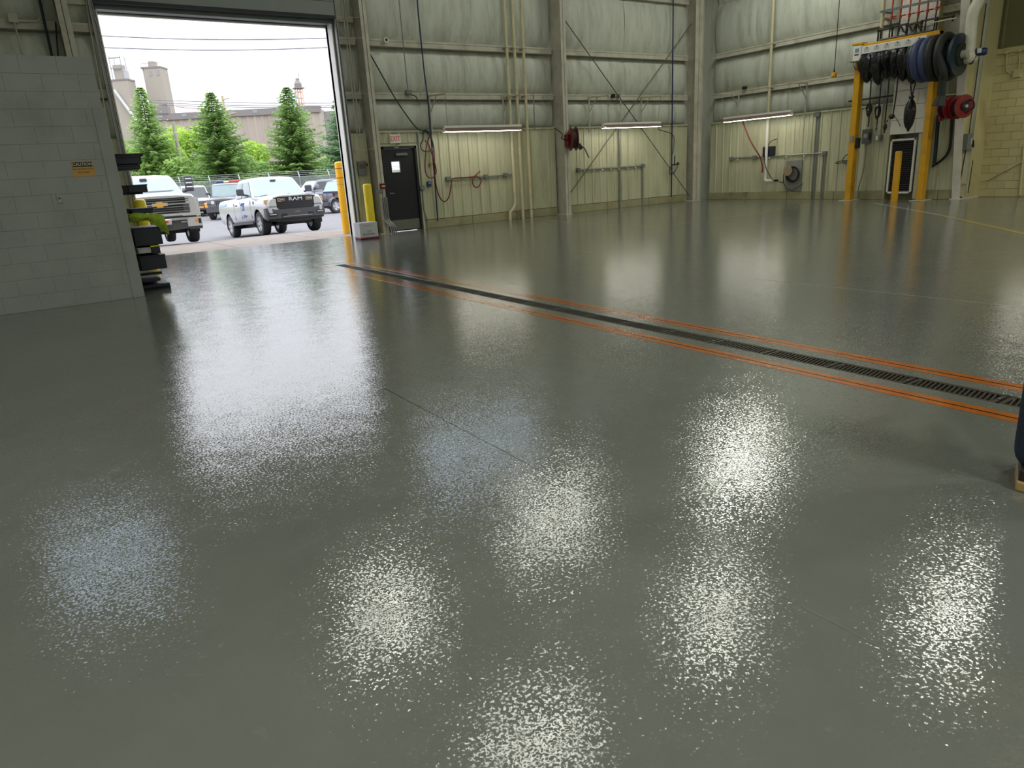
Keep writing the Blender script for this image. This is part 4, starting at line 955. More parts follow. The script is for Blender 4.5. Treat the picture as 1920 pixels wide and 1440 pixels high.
t, P = hang('hanging hose with a ball grip and curling tail, before the white blocks', [(1684, 143), (1680, 180), (1676, 205), (1674.5, 215)])
MB().ball(R(1672, 218.5, GX - .05), .07, .08, .065).build('ball_grip', M_BLACK, t); MB().tube(smoothpath(pts_r([(1675, 219), (1680, 222), (1685, 230), (1688, 237)], GX - .05), 5), .011).build('hose_tail', M_SHADE, t)
t = thing('hanging_bag', 'long black bag tied below the last covered reel', 'bag', R(1709, 182, GX - .05), None)
MB().tube(smoothpath(pts_r([(1707, 150), (1708, 165), (1709.3, 181)], GX - .05), 4), .016).build('strap', M_BLACK, t); MB().tube(smoothpath(pts_r([(1718.5, 148), (1714, 165), (1710, 181)], GX - .05), 4), .016).build('strap', M_BLACK, t)
c_ = R(1709, 182, GX - .05); bot = R(1703, 248, GX - .05)
Lb = c_.z - bot.z
def bag(s, u):
    an = 2 * PI * s; w = .03 + .115 * math.sin(PI * min(1, (u - .1) / .85 + .02)) ** .6 if u > .12 else .028 + .02 * math.sin(u * 26)
    w *= 1 + .08 * math.sin(4 * an + 5 * u); return (c_.x + math.cos(an) * w, c_.y + math.sin(an) * w, c_.z + .02 - u * Lb)
MB().grid(bag, 18, 22).build('bag_body', M_BLKBAG, t, smooth=True); MB().ball(c_, .05, .07, .05).build('knot', M_BLACK, t)
# piping above the gantry
XG = GX + .12
for k, (px, pz, qx) in enumerate(((1673.7, 35, 0), (1690, 33, 0), (1707, 29.7, 0), (1724, 26, 0), (1741, 22, 0), (1758.6, 17, 0))):
    lab = ['first', 'second', 'third', 'fourth', 'fifth', 'sixth'][k]
    y = R(px - 2, pz, XG).y; zv = R(px - 2, pz, XG).z
    t = thing('supply_pipe', 'orange red fluid pipe with a valve above the gantry, ' + lab + ' from the left', 'pipe', (XG, y, zt + .1), 'orange red supply pipes')
    MB().tube([(XG, y, ZR), (XG, y, zv)], .022, 8).build('pipe', M_ORPIPE, t, smooth=True)
    MB().cbox(XG - .03, XG + .03, y - .03, y + .03, zv - .03, zv + .06, .008).build('valve_body', M_ORPIPE, t); MB().bar((XG - .03, y, zv + .03), (XG - .05, y - .16, zv + .03), .025).build('valve_handle', M_RED, t)
    MB().tube(smoothpath([(XG, y, zv - .02), (XG - .01, y + .01, zv - .25), (XG, y + .02, zt + .02)], 4), .018).build('hose_drop', M_BLACK, t)
q0, q1 = R(1652, 22, XG - .04), R(1762, -1, XG - .04); zz_ = (q0.z + q1.z) / 2
t = thing('strut_channel', 'slotted dark strut channel holding the orange red pipes', 'channel', (XG, (q0.y + q1.y) / 2, zz_))
b = MB(); b.box(XG - .06, XG - .035, q1.y, q0.y, zz_ - .03, zz_ - .012); b.box(XG - .06, XG - .035, q1.y, q0.y, zz_ + .012, zz_ + .03)
for k in range(26): y = q1.y + (q0.y - q1.y) * k / 25; b.box(XG - .06, XG - .035, y - .018, y + .018, zz_ - .012, zz_ + .012)
b.build('slotted_rail', M_GREY, t)
for y in (q0.y - .01, q1.y + .02): MB().box(XG - .04, XR, y - .02, y + .02, zz_ - .02, zz_ + .02).build('standoff', M_GREY, t)
y = R(1655, 30, 19.9).y
t = thing('riser_pipe', 'cream riser pipe behind the gantry, left of the orange red pipes', 'pipe', (19.9, y, 3.8))
MB().tube([(19.9, y, ZR), (19.9, y, 3.75)], .045, 12).build('pipe', M_PIPE, t, smooth=True); MB().tube(smoothpath([(19.85, y, 4.45), (19.8, y - .05, 4.3), (19.84, y - .02, 4.15)], 4), .02).build('valve_loop', M_BLACK, t)
MB().cbox(19.86, XR, y - .05, y + .05, 4.66, 4.7, .005).build('strap', M_STEEL, t)
t = thing('manifold', 'black pipe manifold with elbows along the top of the gantry', 'pipe', (XG, 11.0, zt))
for k in range(5):
    f_ = k / 5; ya = yl0 - .35 - k * .37; hz = .28 + .02 * (k % 2)
    MB().tube([(XG, ya, zt + .0), (XG, ya, zt + hz - .03), (XG, ya - .03, zt + hz), (XG, ya - .34, zt + hz), (XG, ya - .37, zt + hz - .03), (XG, ya - .37, zt + .15)], .024, 8).build('pipe_bend', M_BLACK, t)
    for yy in (ya, ya - .37): MB().ball((XG, yy, zt + hz - .01), .042, n=8, k=6).build('elbow', M_BLACK, t)
for k in range(3):
    y = yl0 - .9 - k * .2; MB().tube(smoothpath([(XG - .04, y, zt + .12), (XG - .05, y - .06, zt + .26), (XG - .05, y - .14, zt + .14), (XG - .05, y - .2, zt + .1)], 4), .022).build('flex_hose', M_BLACK, t)
MB().tube([(XG, yl0 - .4, zt + .03), (XG, yr1 + .1, zt + .03)], .03, 8).build('header', M_BLACK, t)
q = R(1715, 47, XG); one(MB().cbox(XG + .06, XG + .16, q.y - .13, q.y + .13, zt, q.z + .1, .01), 'junction_box', M_PIPE, 'tan box standing among the black manifold pipes', 'box')
p0, p1 = R(1745, 43, 19.75), Vector((19.30, 9.06, R(1797, 33, 19.3).z))
one(MB().cyl(p0, p1, .014, n=6), 'brace_wire', M_PIPE, 'brass coloured brace rod from the gantry to the white column', 'rod')

# ---------------------------------------------------------------- exhaust hose reel on the white column
ec = R(1775, 106, 19.25); ey = ec.y; ez = 3.40; EXX = 19.0
ya_, yb_ = R(1727, 112, EXX).y, R(1800, 100, EXX).y
t = thing('exhaust_reel', 'exhaust hose reel with slate and charcoal hose coils beside the white column', 'reel', (EXX, (ya_ + yb_) / 2, ez - .6))
ez = R(1765, 108, EXX).z
cols = [M_TEAL, M_HOSEB, M_HOSEB, M_HOSEG, M_HOSEG]
for k in range(5):
    y = R([1722, 1731, 1745, 1758, 1776][k], 105, EXX).y; rr = [.40, .42, .42, .44, .46][k]; hr = .098
    if k == 0: hr = .05
    seg = [(EXX + rr * math.cos(2 * PI * i / 30), y - .12 * i / 30 + .06, ez + rr * math.sin(2 * PI * i / 30)) for i in range(30)]
    MB().tube(seg, hr, 10, closed=True).build('hose_coil', cols[k], t, smooth=True)
MB().cyl((EXX, ya_ + .1, ez), (EXX, yb_ - .05, ez), .26, n=20).build('drum', M_HOSEG, t, smooth=True)
yf = R(1797, 104, EXX).y
MB().lathe([(.40, -1), (.47, -.7), (.47, .7), (.40, 1), (.2, 1.1)], (EXX, yf, ez), (0, -.05, 0), 22).build('end_flange', M_TEAL, t, smooth=True)
MB().cyl((EXX, yf, ez), (EXX, yf - .2, ez), .09, n=12).build('hub', M_STEEL, t)
b = MB(); b.cbox(EXX + .1, 19.7, yf - .02, yf + .05, ez - .06, ez + .06, .01); b.cbox(EXX + .05, XR - .05, ya_ + .1, ya_ + .18, ez - .06, ez + .06, .01); b.build('wall_bracket', M_STEEL, t)
hd = smoothpath([(EXX - .46, R(1776, 105, EXX).y, ez + .05), (EXX - .45, R(1772, 125, EXX - .4).y + .0, ez - .35), R(1768, 150, EXX - .38), R(1766, 172, EXX - .36), R(1764, 182, EXX - .36)], 6)
MB().tube(hd, .085, 12).build('hose_drop', M_HOSEG, t, smooth=True)
n0, n1 = R(1764.5, 180, EXX - .36), R(1760, 199, EXX - .36); MB().lathe([(.09, 0), (.12, .5), (.15, .95), (.12, 1)], n0, n1 - n0, 14).build('nozzle', M_BLACK, t, smooth=True)
one(MB().cyl(R(1757, 180, 19.0), Vector((19.75, 9.06, R(1792, 176, 19.7).z)), .008, n=6), 'tie_rope', M_PIPE, 'pale rope tying the exhaust nozzle back to the white column', 'rope')
# white wrapped duct with blower motor
XD = 19.25; yd = R(1822, 60, XD).y
t = thing('exhaust_duct', 'white wrapped exhaust duct curving down beside the white column', 'duct', (XD, yd, 3.2))
pts = smoothpath([R(1836, -60, XD + .3), R(1838, -10, XD + .2), R(1832, 8, XD + .05), R(1826, 20, XD), R(1822, 40, XD), R(1819.5, 70, XD), R(1818, 95, XD), R(1819, 108, XD - .02)], 6)
MB().tube(pts, .125, 14).build('duct_run', M_DUCT, t, smooth=True)
q = R(1818, 108, XD); MB().lathe([(.0, -1), (.10, -1), (.16, -.6), (.17, .6), (.1, 1), (0, 1)], q + Vector((0, 0, .02)), Vector((.16, -.02, 0)), 16).build('blower_inlet', M_DUCT, t, smooth=True)
mq = R(1828, 98, XD - .02); mr = R(1852, 96, XD + .08)
MB().lathe([(.0, -.02), (.06, 0), (.085, .05), (.085, .8), (.07, .95), (.0, 1)], mq, mr - mq, 16).build('motor', M_BLUE, t, smooth=True)
e_ = mq + (mr - mq) * .28 + Vector((-.075, -.04, .02)); MB().cbox(e_.x - .01, e_.x + .02, e_.y - .05, e_.y + .04, e_.z - .05, e_.z + .05, .004).build('rating_plate', M_TRIMW, t)
MB().tube(smoothpath([R(1830, 104, XD - .05), R(1826, 112, XD - .05), R(1822, 119, XD - .05), R(1817, 119, XD - .05), R(1813, 114, XD - .05)], 5), .015).build('cable', M_BLACK, t)

# red hose reels on the white column
def red_reel(label, c, r, w):
    t = thing('hose_reel', label, 'reel', c - Vector((0, 0, r)), 'red twin hose reels')
    ax = Vector((-.42, -.9, 0)).normalized()
    for s in (-1, 1):
        b = MB().lathe([(r * .42, -1), (r, -1), (r * 1.02, 0), (r, 1), (r * .42, 1)], c + ax * w * s, ax * .012, 26); b.f = b.f
        b.build('flange', M_RED, t, smooth=False)
    MB().lathe([(r * .78, -1), (r * .78, 1)], c, ax * (w - .02), 24).build('hose_wraps', M_BLACK, t, smooth=True)
    MB().cyl(c + ax * (w + .04), c + ax * w * .9, r * .40, n=18).build('hub', M_BLACK, t); MB().cyl(c + ax * (w + .09), c + ax * w, .035, n=10).build('axle', M_STEEL, t)
    return t
XRl = 19.15
cA, cB = R(1780, 203, XRl), R(1802, 200, XRl)
tA = red_reel('red hose reel nearest the gantry under the charcoal exhaust hose', cA, .25, .09)
tB = red_reel('red hose reel in front of the white column', cB, .265, .10)
f = MB(); f.bar(R(1763, 224, XRl), R(1800, 216, XRl), .07, .05); f.bar(R(1783, 222, XRl), R(1784, 214, XRl), .05); f.bar(R(1800, 216, XRl), Vector((19.75, 8.96, 2.0)), .05)
f.build('reel_stand', M_RED, tB); MB().bar(R(1762.5, 218, XRl), R(1764.5, 227, XRl), .07).build('stand_end', M_RED, tB)
MB().tube(smoothpath([R(1815, 190, XRl), R(1820, 187, XRl), R(1826, 192, XRl), R(1826, 201, XRl), R(1820, 205, XRl), R(1812, 211, XRl), R(1800, 216, XRl)], 5), .02).build('hose_loop', M_BLACK, tB)

# vent with louvre and mesh in the foot of the pier
a, d = R(1716, 364, PX), R(1664, 268, PX)
vy0, vy1 = R(1713, 315, PX).y, R(1666, 315, PX).y
t = thing('wall_vent', 'dark framed wall vent with a white edge in the block pier', 'vent', (PX, (vy0 + vy1) / 2, .1))
vz0_, vz1_ = .17, 1.60
b = MB(); b.cbox(PX - .03, PX + .02, vy0, vy0 + .05, vz0_, vz1_, .005); b.cbox(PX - .03, PX + .02, vy1 - .05, vy1, vz0_, vz1_, .005); b.cbox(PX - .03, PX + .02, vy0, vy1, vz0_, vz0_ + .05, .005); b.cbox(PX - .03, PX + .02, vy0, vy1, vz1_ - .05, vz1_, .005)
b.build('white_edge', M_TRIMW, t)
MB().box(PX + .06, PX + .07, vy0 + .04, vy1 - .04, vz0_ + .04, vz1_ - .04).build('backing', M_PIT, t)
for k in range(24):
    z = vz0_ + .07 + k * .0555; MB().bar((PX + .005, vy0 + .05, z), (PX + .005, vy1 - .05, z), .045, .006, (.5, 0, 1)).build('slat', M_MESHK, t)
bollard('bollard', 'slim ochre yellow bollard standing in front of the dark wall vent', R(1679, 350, 19.35).x, R(1679, 350, 19.35).y, 0, R(1685, 283, 19.35).z, .085, M_GANTRY, [])
# boxes and pipes around the gantry
a, d = R(1629, 269, 20.06), R(1617, 243, 20.06)
t = thing('disconnect_switch', 'dark grey disconnect box with a label between the gantry posts', 'switch', (20.12, (a.y + d.y) / 2, a.z))
MB().cbox(20.05, 20.19, a.y, d.y, a.z, d.z, .01).build('enclosure', M_GREY, t); MB().box(20.046, 20.05, a.y + .06, d.y - .06, a.z + .16, d.z - .12).build('label', M_CARD, t); MB().box(20.02, 20.08, a.y - .04, a.y, a.z + .1, d.z - .1).build('lever', M_BLACK, t)
MB().tube(smoothpath([(20.14, (a.y + d.y) / 2, a.z), (20.14, (a.y + d.y) / 2 + .02, .8), (20.14, (a.y + d.y) / 2 + .12, .35), (20.14, (a.y + d.y) / 2 + .12, 0)], 4), .016).build('conduit', M_GALV, t)
a, d = R(1651, 263, 20.1), R(1642, 254, 20.1)
t = thing('outlet', 'small outlet box with a white face near the disconnect box', 'outlet', (20.12, (a.y + d.y) / 2, a.z))
MB().cbox(20.09, 20.19, a.y, d.y, a.z, d.z, .008).build('box', M_GREY, t); MB().box(20.086, 20.09, (a.y + d.y) / 2, d.y - .01, a.z + .01, d.z - .01).build('face', M_TRIMW, t); MB().tube([(20.14, a.y + .02, d.z), (20.14, a.y + .02, 2.9)], .014).build('conduit', M_GALV, t)
q = R(1617, 189, 20.1); q2 = R(1672, 188, 20.1)
one(MB().tube([(20.12, PY1 + .05, 2.74), (20.12, PY1 + 1.35, 2.72)], .022), 'pipe_run', M_BLACK, 'black horizontal pipe just above the liner between the gantry posts', 'pipe')
for k in range(2):
    o = k * .07
    one(MB().tube(smoothpath([R(1787 - o * 40, 218, 20.1), R(1783 - o * 30, 270, 20.1), R(1778 - o * 30, 287, 20.1), R(1768 - o * 30, 299, 20.1), R(1748, 313 - o * 20, 20.1)], 6), .022), 'pipe_run', M_BLACK, ('outer' if k == 0 else 'inner') + ' dark conduit bending left under the red reels', 'pipe')
one(MB().tube([R(1760, 215, 20.05), R(1752, 310, 20.05)], .045), 'pipe_run', M_BLACK, 'thick dark pipe standing right of the near gantry post', 'pipe')
a = R(1608, 262, 19.55)
t = thing('electric_box', 'small dark switch box fixed to the side of the left gantry post', 'switch', (GX + .1, yl0 - .04, 1.3)); MB().cbox(GX + .04, GX + .18, yl0 - .08, yl0, R(1610, 278, GX).z, R(1610, 258, GX).z, .008).build('box', M_BLACK, t)
MB().cbox(GX - .03, GX, yl0 + .02, yl0 + .12, R(1605, 265, GX).z, R(1605, 254, GX).z, .006).build('clip', M_GALV, t)
t = thing('hose', 'black cable coil hanging left of the left gantry post', 'hose', R(1580, 305, 20.1))
MB().tube(smoothpath(pts_r([(1597, 288), (1588, 290), (1581, 297), (1580, 303), (1586, 307), (1593, 302), (1598, 296)], 20.1), 5), .012).build('coil', M_BLACK, t); MB().tube(smoothpath(pts_r([(1597, 300), (1586, 301), (1572, 303), (1567, 306), (1575, 306), (1590, 303)], 20.12), 5), .012).build('loop', M_BLACK, t)
# on the column web and the block wall at the far right
YW = 8.95
a, d = B(1808, 282, YW - .06), B(1823, 250, YW - .06)
t = thing('disconnect_switch', 'grey disconnect box with a black lever on the web of the white column', 'switch', ((a.x + d.x) / 2, YW - .06, a.z))
MB().cbox(a.x, d.x - .06, YW - .12, YW, a.z, d.z, .01).build('enclosure', M_GREY, t); MB().box(d.x - .16, d.x - .09, YW - .125, YW - .12, a.z + .14, d.z - .12).build('plate', M_CARD, t); MB().bar((d.x - .03, YW - .1, d.z - .16), (d.x, YW - .12, d.z - .34), .05).build('lever', M_BLACK, t)
one(MB().tube([(d.x - .15, YW - .05, d.z), (d.x - .12, YW - .05, 4.6)], .012), 'conduit', M_BLACK, 'thin dark conduit up the web of the white column', 'conduit')
one(MB().tube(smoothpath([(a.x + .1, YW - .05, a.z), (a.x + .05, YW - .05, .75), (a.x, YW - .05, .35), (a.x + .03, YW - .05, .1), (a.x + .2, YW - .06, .03)], 5), .014), 'conduit', M_BLACK, 'dark conduit from the column disconnect box to the floor', 'conduit')
one(MB().tube(smoothpath([B(1806, 343, YW - .06), B(1816, 349, YW - .06), B(1821, 356, YW - .06), B(1821, 368, YW - .06)], 5), .02), 'conduit', M_PIPE, 'short cream pipe bending to the floor at the column foot', 'pipe')
one(MB().cyl(B(1823, 301, YW - .1), B(1814, 362, YW - .1), .025, n=8), 'rod', M_BLACK, 'black rod leaning against the web of the white column', 'rod')
z_ = R(1850, 104, XB).z
t = thing('conduit_run', 'cream conduit run along the top of the block wall with a looped drop and box', 'conduit', (XB - .03, 8.4, z_))
MB().tube([(XB - .03, YD - .05, z_), (XB - .03, 3, z_)], .025).build('conduit', M_CMU, t)
for px in (1888, 1912): y = R(px, 100, XB).y; MB().cbox(XB - .07, XB, y - .04, y + .04, z_ - .04, z_ + .04, .008).build('fitting', M_CMU, t)
MB().tube(smoothpath([R(1888, 102, XB - .03), R(1887, 128, XB - .03), R(1892, 137, XB - .03), R(1902, 139, XB - .03)], 5), .018).build('conduit', M_CMU, t); q = R(1908, 137, XB - .03); MB().cbox(XB - .08, XB, q.y - .09, q.y + .09, q.z - .1, q.z + .1, .008).build('box', M_CMU, t); MB().tube([R(1912, 102, XB - .03), R(1910, 130, XB - .03)], .018).build('conduit', M_CMU, t)
one(MB().bar(R(1850, 338, XB - .03), R(1960, 280, XB - .03), .05, .02), 'wall_brace', M_PIPE, 'slanting flat brace across the cream block wall at the far right', 'brace')
one(MB().tube([R(1921, 270, XB - .03), R(1912, 366, XB - .03)], .03), 'conduit', M_CMU, 'cream pipe standing on the block wall at the right edge', 'pipe')
q = R(1853, 267, XB); one(MB().cbox(XB - .02, XB, q.y - .04, q.y + .04, q.z - .06, q.z + .06, .004), 'switch_plate', M_CMU, 'small cream switch plate on the block wall', 'switch')
# upper left, on the back wall above the partition
t = thing('conduit_run', 'pale conduit along the girt with a square box, upper left corner', 'conduit', B(24, 34, 17.45))
q = B(24, 34, 17.45); MB().cbox(q.x - .08, q.x + .08, 17.42, 17.5, q.z - .08, q.z + .08, .008).build('box', M_STEEL, t)
MB().tube(smoothpath([B(30, 39, 17.45), B(60, 40, 17.45), B(71, 38, 17.45), B(77, 30, 17.45), B(78, 10, 17.45), B(77, -40, 17.45)], 5), .012).build('conduit', M_STEEL, t); MB().tube([B(27, 42, 17.44), B(42, 104, 17.44), B(48, 160, 17.44)], .014).build('conduit', M_STEEL, t)
one(MB().tube([B(64, -50, 17.42), B(74, 0, 17.42), B(97, 104, 17.42), B(108, 180, 17.42)], .026), 'air_line', M_TEAL, 'dark air pipe slanting down the back wall left of the left column', 'pipe')
one(MB().tube([B(104, 41, 17.42), B(109, 104, 17.42), B(113, 180, 17.42)], .014), 'cable', M_BLACK, 'dark cable close to the left column above the partition', 'cable')
one(MB().tube([B(158, -30, 17.46), B(163, 10, 17.46), B(172, 70, 17.46), B(205, 250, 17.46)], .016), 'conduit', M_STEEL, 'pale conduit between the left column and the big door', 'conduit')
# ================================================================ OUTSIDE
GP = [(17.6, -.03), (21, -.05), (22.5, -.09), (24, -.19), (27, -.42), (32, -.46), (42, -.36), (55, -.15), (70, .2), (110, 2.5), (300, 4)]
def gz(y):
    for (a, za), (b_, zb) in zip(GP[:-1], GP[1:]):
        if y <= b_: return za + (zb - za) * max(0, (y - a)) / (b_ - a)
    return GP[-1][1]
M_ASPH = mat('pale_worn_asphalt', S(109, 108, 110), rough=.85, var=.08, scale=2.5, bump=.004, bscale=60, dirt=S(100, 98, 101), dirt_amt=.5, dirt_scale=.5)
M_APRON = mat('tan_concrete_apron', S(132, 122, 113), rough=.8, var=.08, scale=3, bump=.003, bscale=50, dirt=S(106, 95, 85), dirt_amt=.5, dirt_scale=.8)
M_GRASS = mat('mown_grass', S(71, 90, 38), rough=.9, var=.25, scale=8, bump=.05, bscale=30)
M_WEEDY = mat('weedy_ground', S(83, 87, 56), rough=.9, var=.25, scale=2, bump=.05, bscale=20)
def ground(name, m, x0, x1, ys, lift, label):
    b = MB(); vs = []
    for y in ys: vs += [(x0, y, gz(y) + lift), (x1, y, gz(y) + lift)]
    b.add(vs, [(2 * i, 2 * i + 1, 2 * i + 3, 2 * i + 2) for i in range(len(ys) - 1)])
    o = b.build(name, m); return struct(o, label)
gnd = ground('ground', M_ASPH, -30, 80, [17.6, 21, 22.5, 24, 27, 32, 36, 42, 50, 56], 0, 'pale asphalt yard outside the big door')
ground('ground_grass', M_GRASS, -60, 150, [51, 56, 62, 70], .03, 'strip of mown grass along the yard fence')
ground('ground_far', M_WEEDY, -120, 300, [69, 90, 110, 200, 300], .0, 'rough ground beyond the fence')
ap = MB()
for k in range(7):
    x0 = -2.5 + k * 2.2
    vs = []
    for y in (17.75, 19.6, 21.4): vs += [(x0 + .01, y, gz(y) + .02), (x0 + 2.19, y, gz(y) + .02)]
    ap = MB().add(vs + [(v[0], v[1], v[2] - .1) for v in vs], [(0, 1, 3, 2), (2, 3, 5, 4), (0, 6, 7, 1), (4, 5, 11, 10), (0, 2, 8, 6), (2, 4, 10, 8), (1, 7, 9, 3), (3, 9, 11, 5)])
    ap.build('apron_slab', M_APRON, gnd)

# ---------------------------------------------------------------- vehicles
M_CARW = mat('white_car_paint', S(182, 182, 183), rough=.18, var=.02, coat=.6)
M_CARG = mat('silver_grey_car_paint', S(121, 122, 129), rough=.25, metal=.3, var=.03, coat=.5)
M_CARN = mat('navy_car_paint', S(62, 70, 90), rough=.22, var=.03, coat=.6)
M_CARD2 = mat('dark_grey_car_paint', S(92, 92, 94), rough=.3, var=.05, coat=.4)
M_CARR = mat('red_car_paint', S(190, 50, 56), rough=.22, var=.03, coat=.6)
M_WSH = mat('sky_toned_windscreen', S(134, 153, 154), rough=.06, var=.10, scale=1.2, spec=.8)  # pale sky reflection put into the glass colour
M_SIDEG = mat('sky_toned_side_glass', S(120, 136, 140), rough=.06, var=.2, scale=2, spec=.8)  # side panes carry the reflected sky in their base colour too
M_DARKG = mat('dark_car_glass', S(40, 46, 52), rough=.06, var=.1, spec=.8)
M_TYRE = mat('tyre_rubber', S(48, 48, 50), rough=.75, var=.12, scale=20, bump=.006, bscale=40)
M_RIM = mat('silver_wheel_rim', S(190, 192, 196), rough=.3, metal=.5, var=.06)
M_PLAS = mat('dark_grey_bumper_plastic', S(70, 70, 76), rough=.5, var=.05)
M_GRIL = mat('black_grille', S(28, 28, 34), rough=.4, var=.08)
M_CHR = mat('bright_chrome', S(226, 228, 232), rough=.15, metal=.7, var=.03)
M_LENS = mat('headlamp_lens', S(176, 176, 176), rough=.1, var=.25, scale=14, spec=.8)
M_AMBER = mat('amber_lens', S(226, 150, 60), rough=.2, var=.05); M_REDL = mat('red_lens', S(200, 50, 50), rough=.2, var=.05)
M_GOLD = mat('gold_badge', S(226, 170, 80), rough=.3, var=.08)
M_DECAL = mat('blue_decal', S(40, 84, 190), rough=.3, var=.04)
def front_band(samples, x0, thick, curve):
    """strip across the nose: samples (y, zlow, zhigh); the nose curves back with |y|"""
    b = MB(); n = len(samples); vs = []
    for dx in (0, -thick):
        for y, a, c in samples: xx = x0 + dx - curve * abs(y) ** 2.4; vs += [(xx, y, a), (xx, y, c)]
    f = []
    for i in range(n - 1):
        k = 2 * i; f += [(k, k + 2, k + 3, k + 1), (2 * n + k, 2 * n + k + 1, 2 * n + k + 3, 2 * n + k + 2), (k + 1, k + 3, 2 * n + k + 3, 2 * n + k + 1), (k, 2 * n + k, 2 * n + k + 2, k + 2)]
    f += [(0, 1, 2 * n + 1, 2 * n), (2 * n - 2, 4 * n - 2, 4 * n - 1, 2 * n - 1)]
    return b.add(vs, f)
def span(y0, y1, za, zb, n=9, fa=None, fb=None):
    out = []
    for i in range(n):
        y = y0 + (y1 - y0) * i / (n - 1); out.append((y, fa(y) if fa else za, fb(y) if fb else zb))
    return out
def vehicle(name, label, sp, cat='truck', group=None):
    """nose towards +x, origin on the ground under the front axle"""
    t = thing(name, label, cat, (0, 0, 0), group)
    w, wb, r, cv = sp['w'], sp['wb'], sp['r'], sp.get('curve', .16)
    body = MB(); secs = sp['sections']                     # (x, zbottom, ztop, half width, crown)
    ring = lambda x, zb, zt, hw, cr: [(x, -hw * .5, zt + cr * .75), (x, -(hw - .10), zt + .0), (x, -(hw - .03), zt - .09), (x, -hw, zt - .26), (x, -hw, zb + .30), (x, -(hw - .03), zb + .08), (x, -(hw - .10), zb),
                                      (x, hw - .10, zb), (x, hw - .03, zb + .08), (x, hw, zb + .30), (x, hw, zt - .26), (x, hw - .03, zt - .09), (x, hw - .10, zt), (x, hw * .5, zt + cr * .75), (x, 0, zt + cr)]
    vs = [p for s in secs for p in ring(*s)]; n = 15
    fs = [tuple(range(n)), tuple(range(len(vs) - 1, len(vs) - n - 1, -1))]
    for k in range(len(secs) - 1):
        for i in range(n): j = (i + 1) % n; fs.append((k * n + i, (k + 1) * n + i, (k + 1) * n + j, k * n + j))
    body.add(vs, fs)
    bo = body.build('body', sp['paint'], t)
    cut = [MB().cyl((xw, s * (w - .30), r), (xw, s * (w + .2), r), r + sp.get('gap', .085), n=26) for xw in (0, -wb) for s in (-1, 1)]
    if sp.get('bed'): cut.append(MB().box(sp['bed'][0], sp['bed'][1], -w + .22, w - .22, .82, 2.2))
    carve(bo, cut); smooth_mesh(bo.data, 35)
    for xw in (0, -wb):
        for s in (-1, 1):
            b = MB(); R_ = r + sp.get('gap', .085) - .004; N = 14
            vs = [(xw + R_ * math.cos(PI * (i / N * 1.16 - .08)), s * yy, r + R_ * math.sin(PI * (i / N * 1.16 - .08))) for i in range(N + 1) for yy in (w - .02, w - .30)]
            b.add(vs, [(2 * i, 2 * i + 1, 2 * i + 3, 2 * i + 2) for i in range(N)]); b.build('wheel_well', M_BLACK, t)
            wh = MB().lathe([(r * .62, .9), (r * .62, -1), (r * .93, -1), (r, -.6), (r, .6), (r * .93, 1), (r * .62, 1), (r * .62, .88)], (xw, s * (w - .155), r), (0, s * .13, 0), 30, caps=False).build('tyre', M_TYRE, t, smooth=True)
            b = MB(); c0 = Vector((xw, s * (w - .155), r))
            b.lathe([(r * .60, -.9), (r * .63, .96), (r * .585, .98), (r * .56, .45), (r * .2, .40), (0, .40)], c0, (0, s * .13, 0), 30)
            for q in range(sp.get('spokes', 6)):
                a = 2 * PI * q / sp.get('spokes', 6); d = Vector((math.cos(a), 0, math.sin(a)))
                b.bar(c0 + Vector((0, s * .075, 0)) + d * r * .10, c0 + Vector((0, s * .105, 0)) + d * r * .60, .085, .05, (0, 1, 0))
            b.cyl(c0 + Vector((0, s * .03, 0)), c0 + Vector((0, s * .12, 0)), r * .18, n=14); b.build('rim', M_RIM, wh)
    MB().box(sp['sections'][0][0] - .4, sp['sections'][-1][0] + .25, -w + .45, w - .45, .30, .62).build('underbody', M_BLACK, t)
    MB().cyl((0, -w + .3, r), (0, w - .3, r), .07, n=8).build('front_axle', M_BLACK, t); MB().cyl((-wb, -w + .3, r), (-wb, w - .3, r), .09, n=8).build('rear_axle', M_BLACK, t)
    # cab
    x0, x1, x2, x3 = sp['cab']; zb, zt = sp['belt'], sp['roof']; yb_, yt = sp.get('cab_w', (w - .07, w - .30))
    prof = [(x0, zb - .10, yb_ + .02), (x0, zb, yb_), (x1 + .10, zt - .07, yt + .03), (x1 - .12, zt - .015, yt), (x2, zt, yt), (x2 - .12, zt - .05, yt + .03), (x3, zb, yb_), (x3, zb - .10, yb_ + .02)]
    cb = MB(); m_ = len(prof)
    vs = []
    for x, z, y in prof: vs += [(x, -y, z), (x, -y * .5, z + (.03 if z > zt - .1 else 0)), (x, y * .5, z + (.03 if z > zt - .1 else 0)), (x, y, z)]
    fs = []
    for k in range(m_ - 1):
        for i in range(3): fs.append((4 * k + i, 4 * k + i + 1, 4 * k + i + 5, 4 * k + i + 4))
    k = 4 * (m_ - 1); fs.append((k, k + 1, k + 2, k + 3, 3, 2, 1, 0))
    fs.append(tuple(4 * i for i in range(m_))); fs.append(tuple(4 * i + 3 for i in range(m_ - 1, -1, -1)))
    cb.add(vs, fs)
    cb.build('cab', sp.get('roof_paint', sp['paint']), t, bevel=.03)
    # glass, each pane set on its own face of the cab
    def pane(q, u0, u1, v0, v1, nm, mm, off=.014):
        q = [Vector(p) for p in q]
        P = lambda u, v: (q[0] * (1 - u) + q[1] * u) * (1 - v) + (q[3] * (1 - u) + q[2] * u) * v
        pts = [P(u0, v0), P(u1, v0), P(u1, v1), P(u0, v1)]; nn = (pts[1] - pts[0]).cross(pts[3] - pts[0]).normalized()
        return MB().prism([p - nn * .03 for p in pts], nn * (.03 + off)).build(nm, mm, t)
    A, Z = prof[1], prof[2]
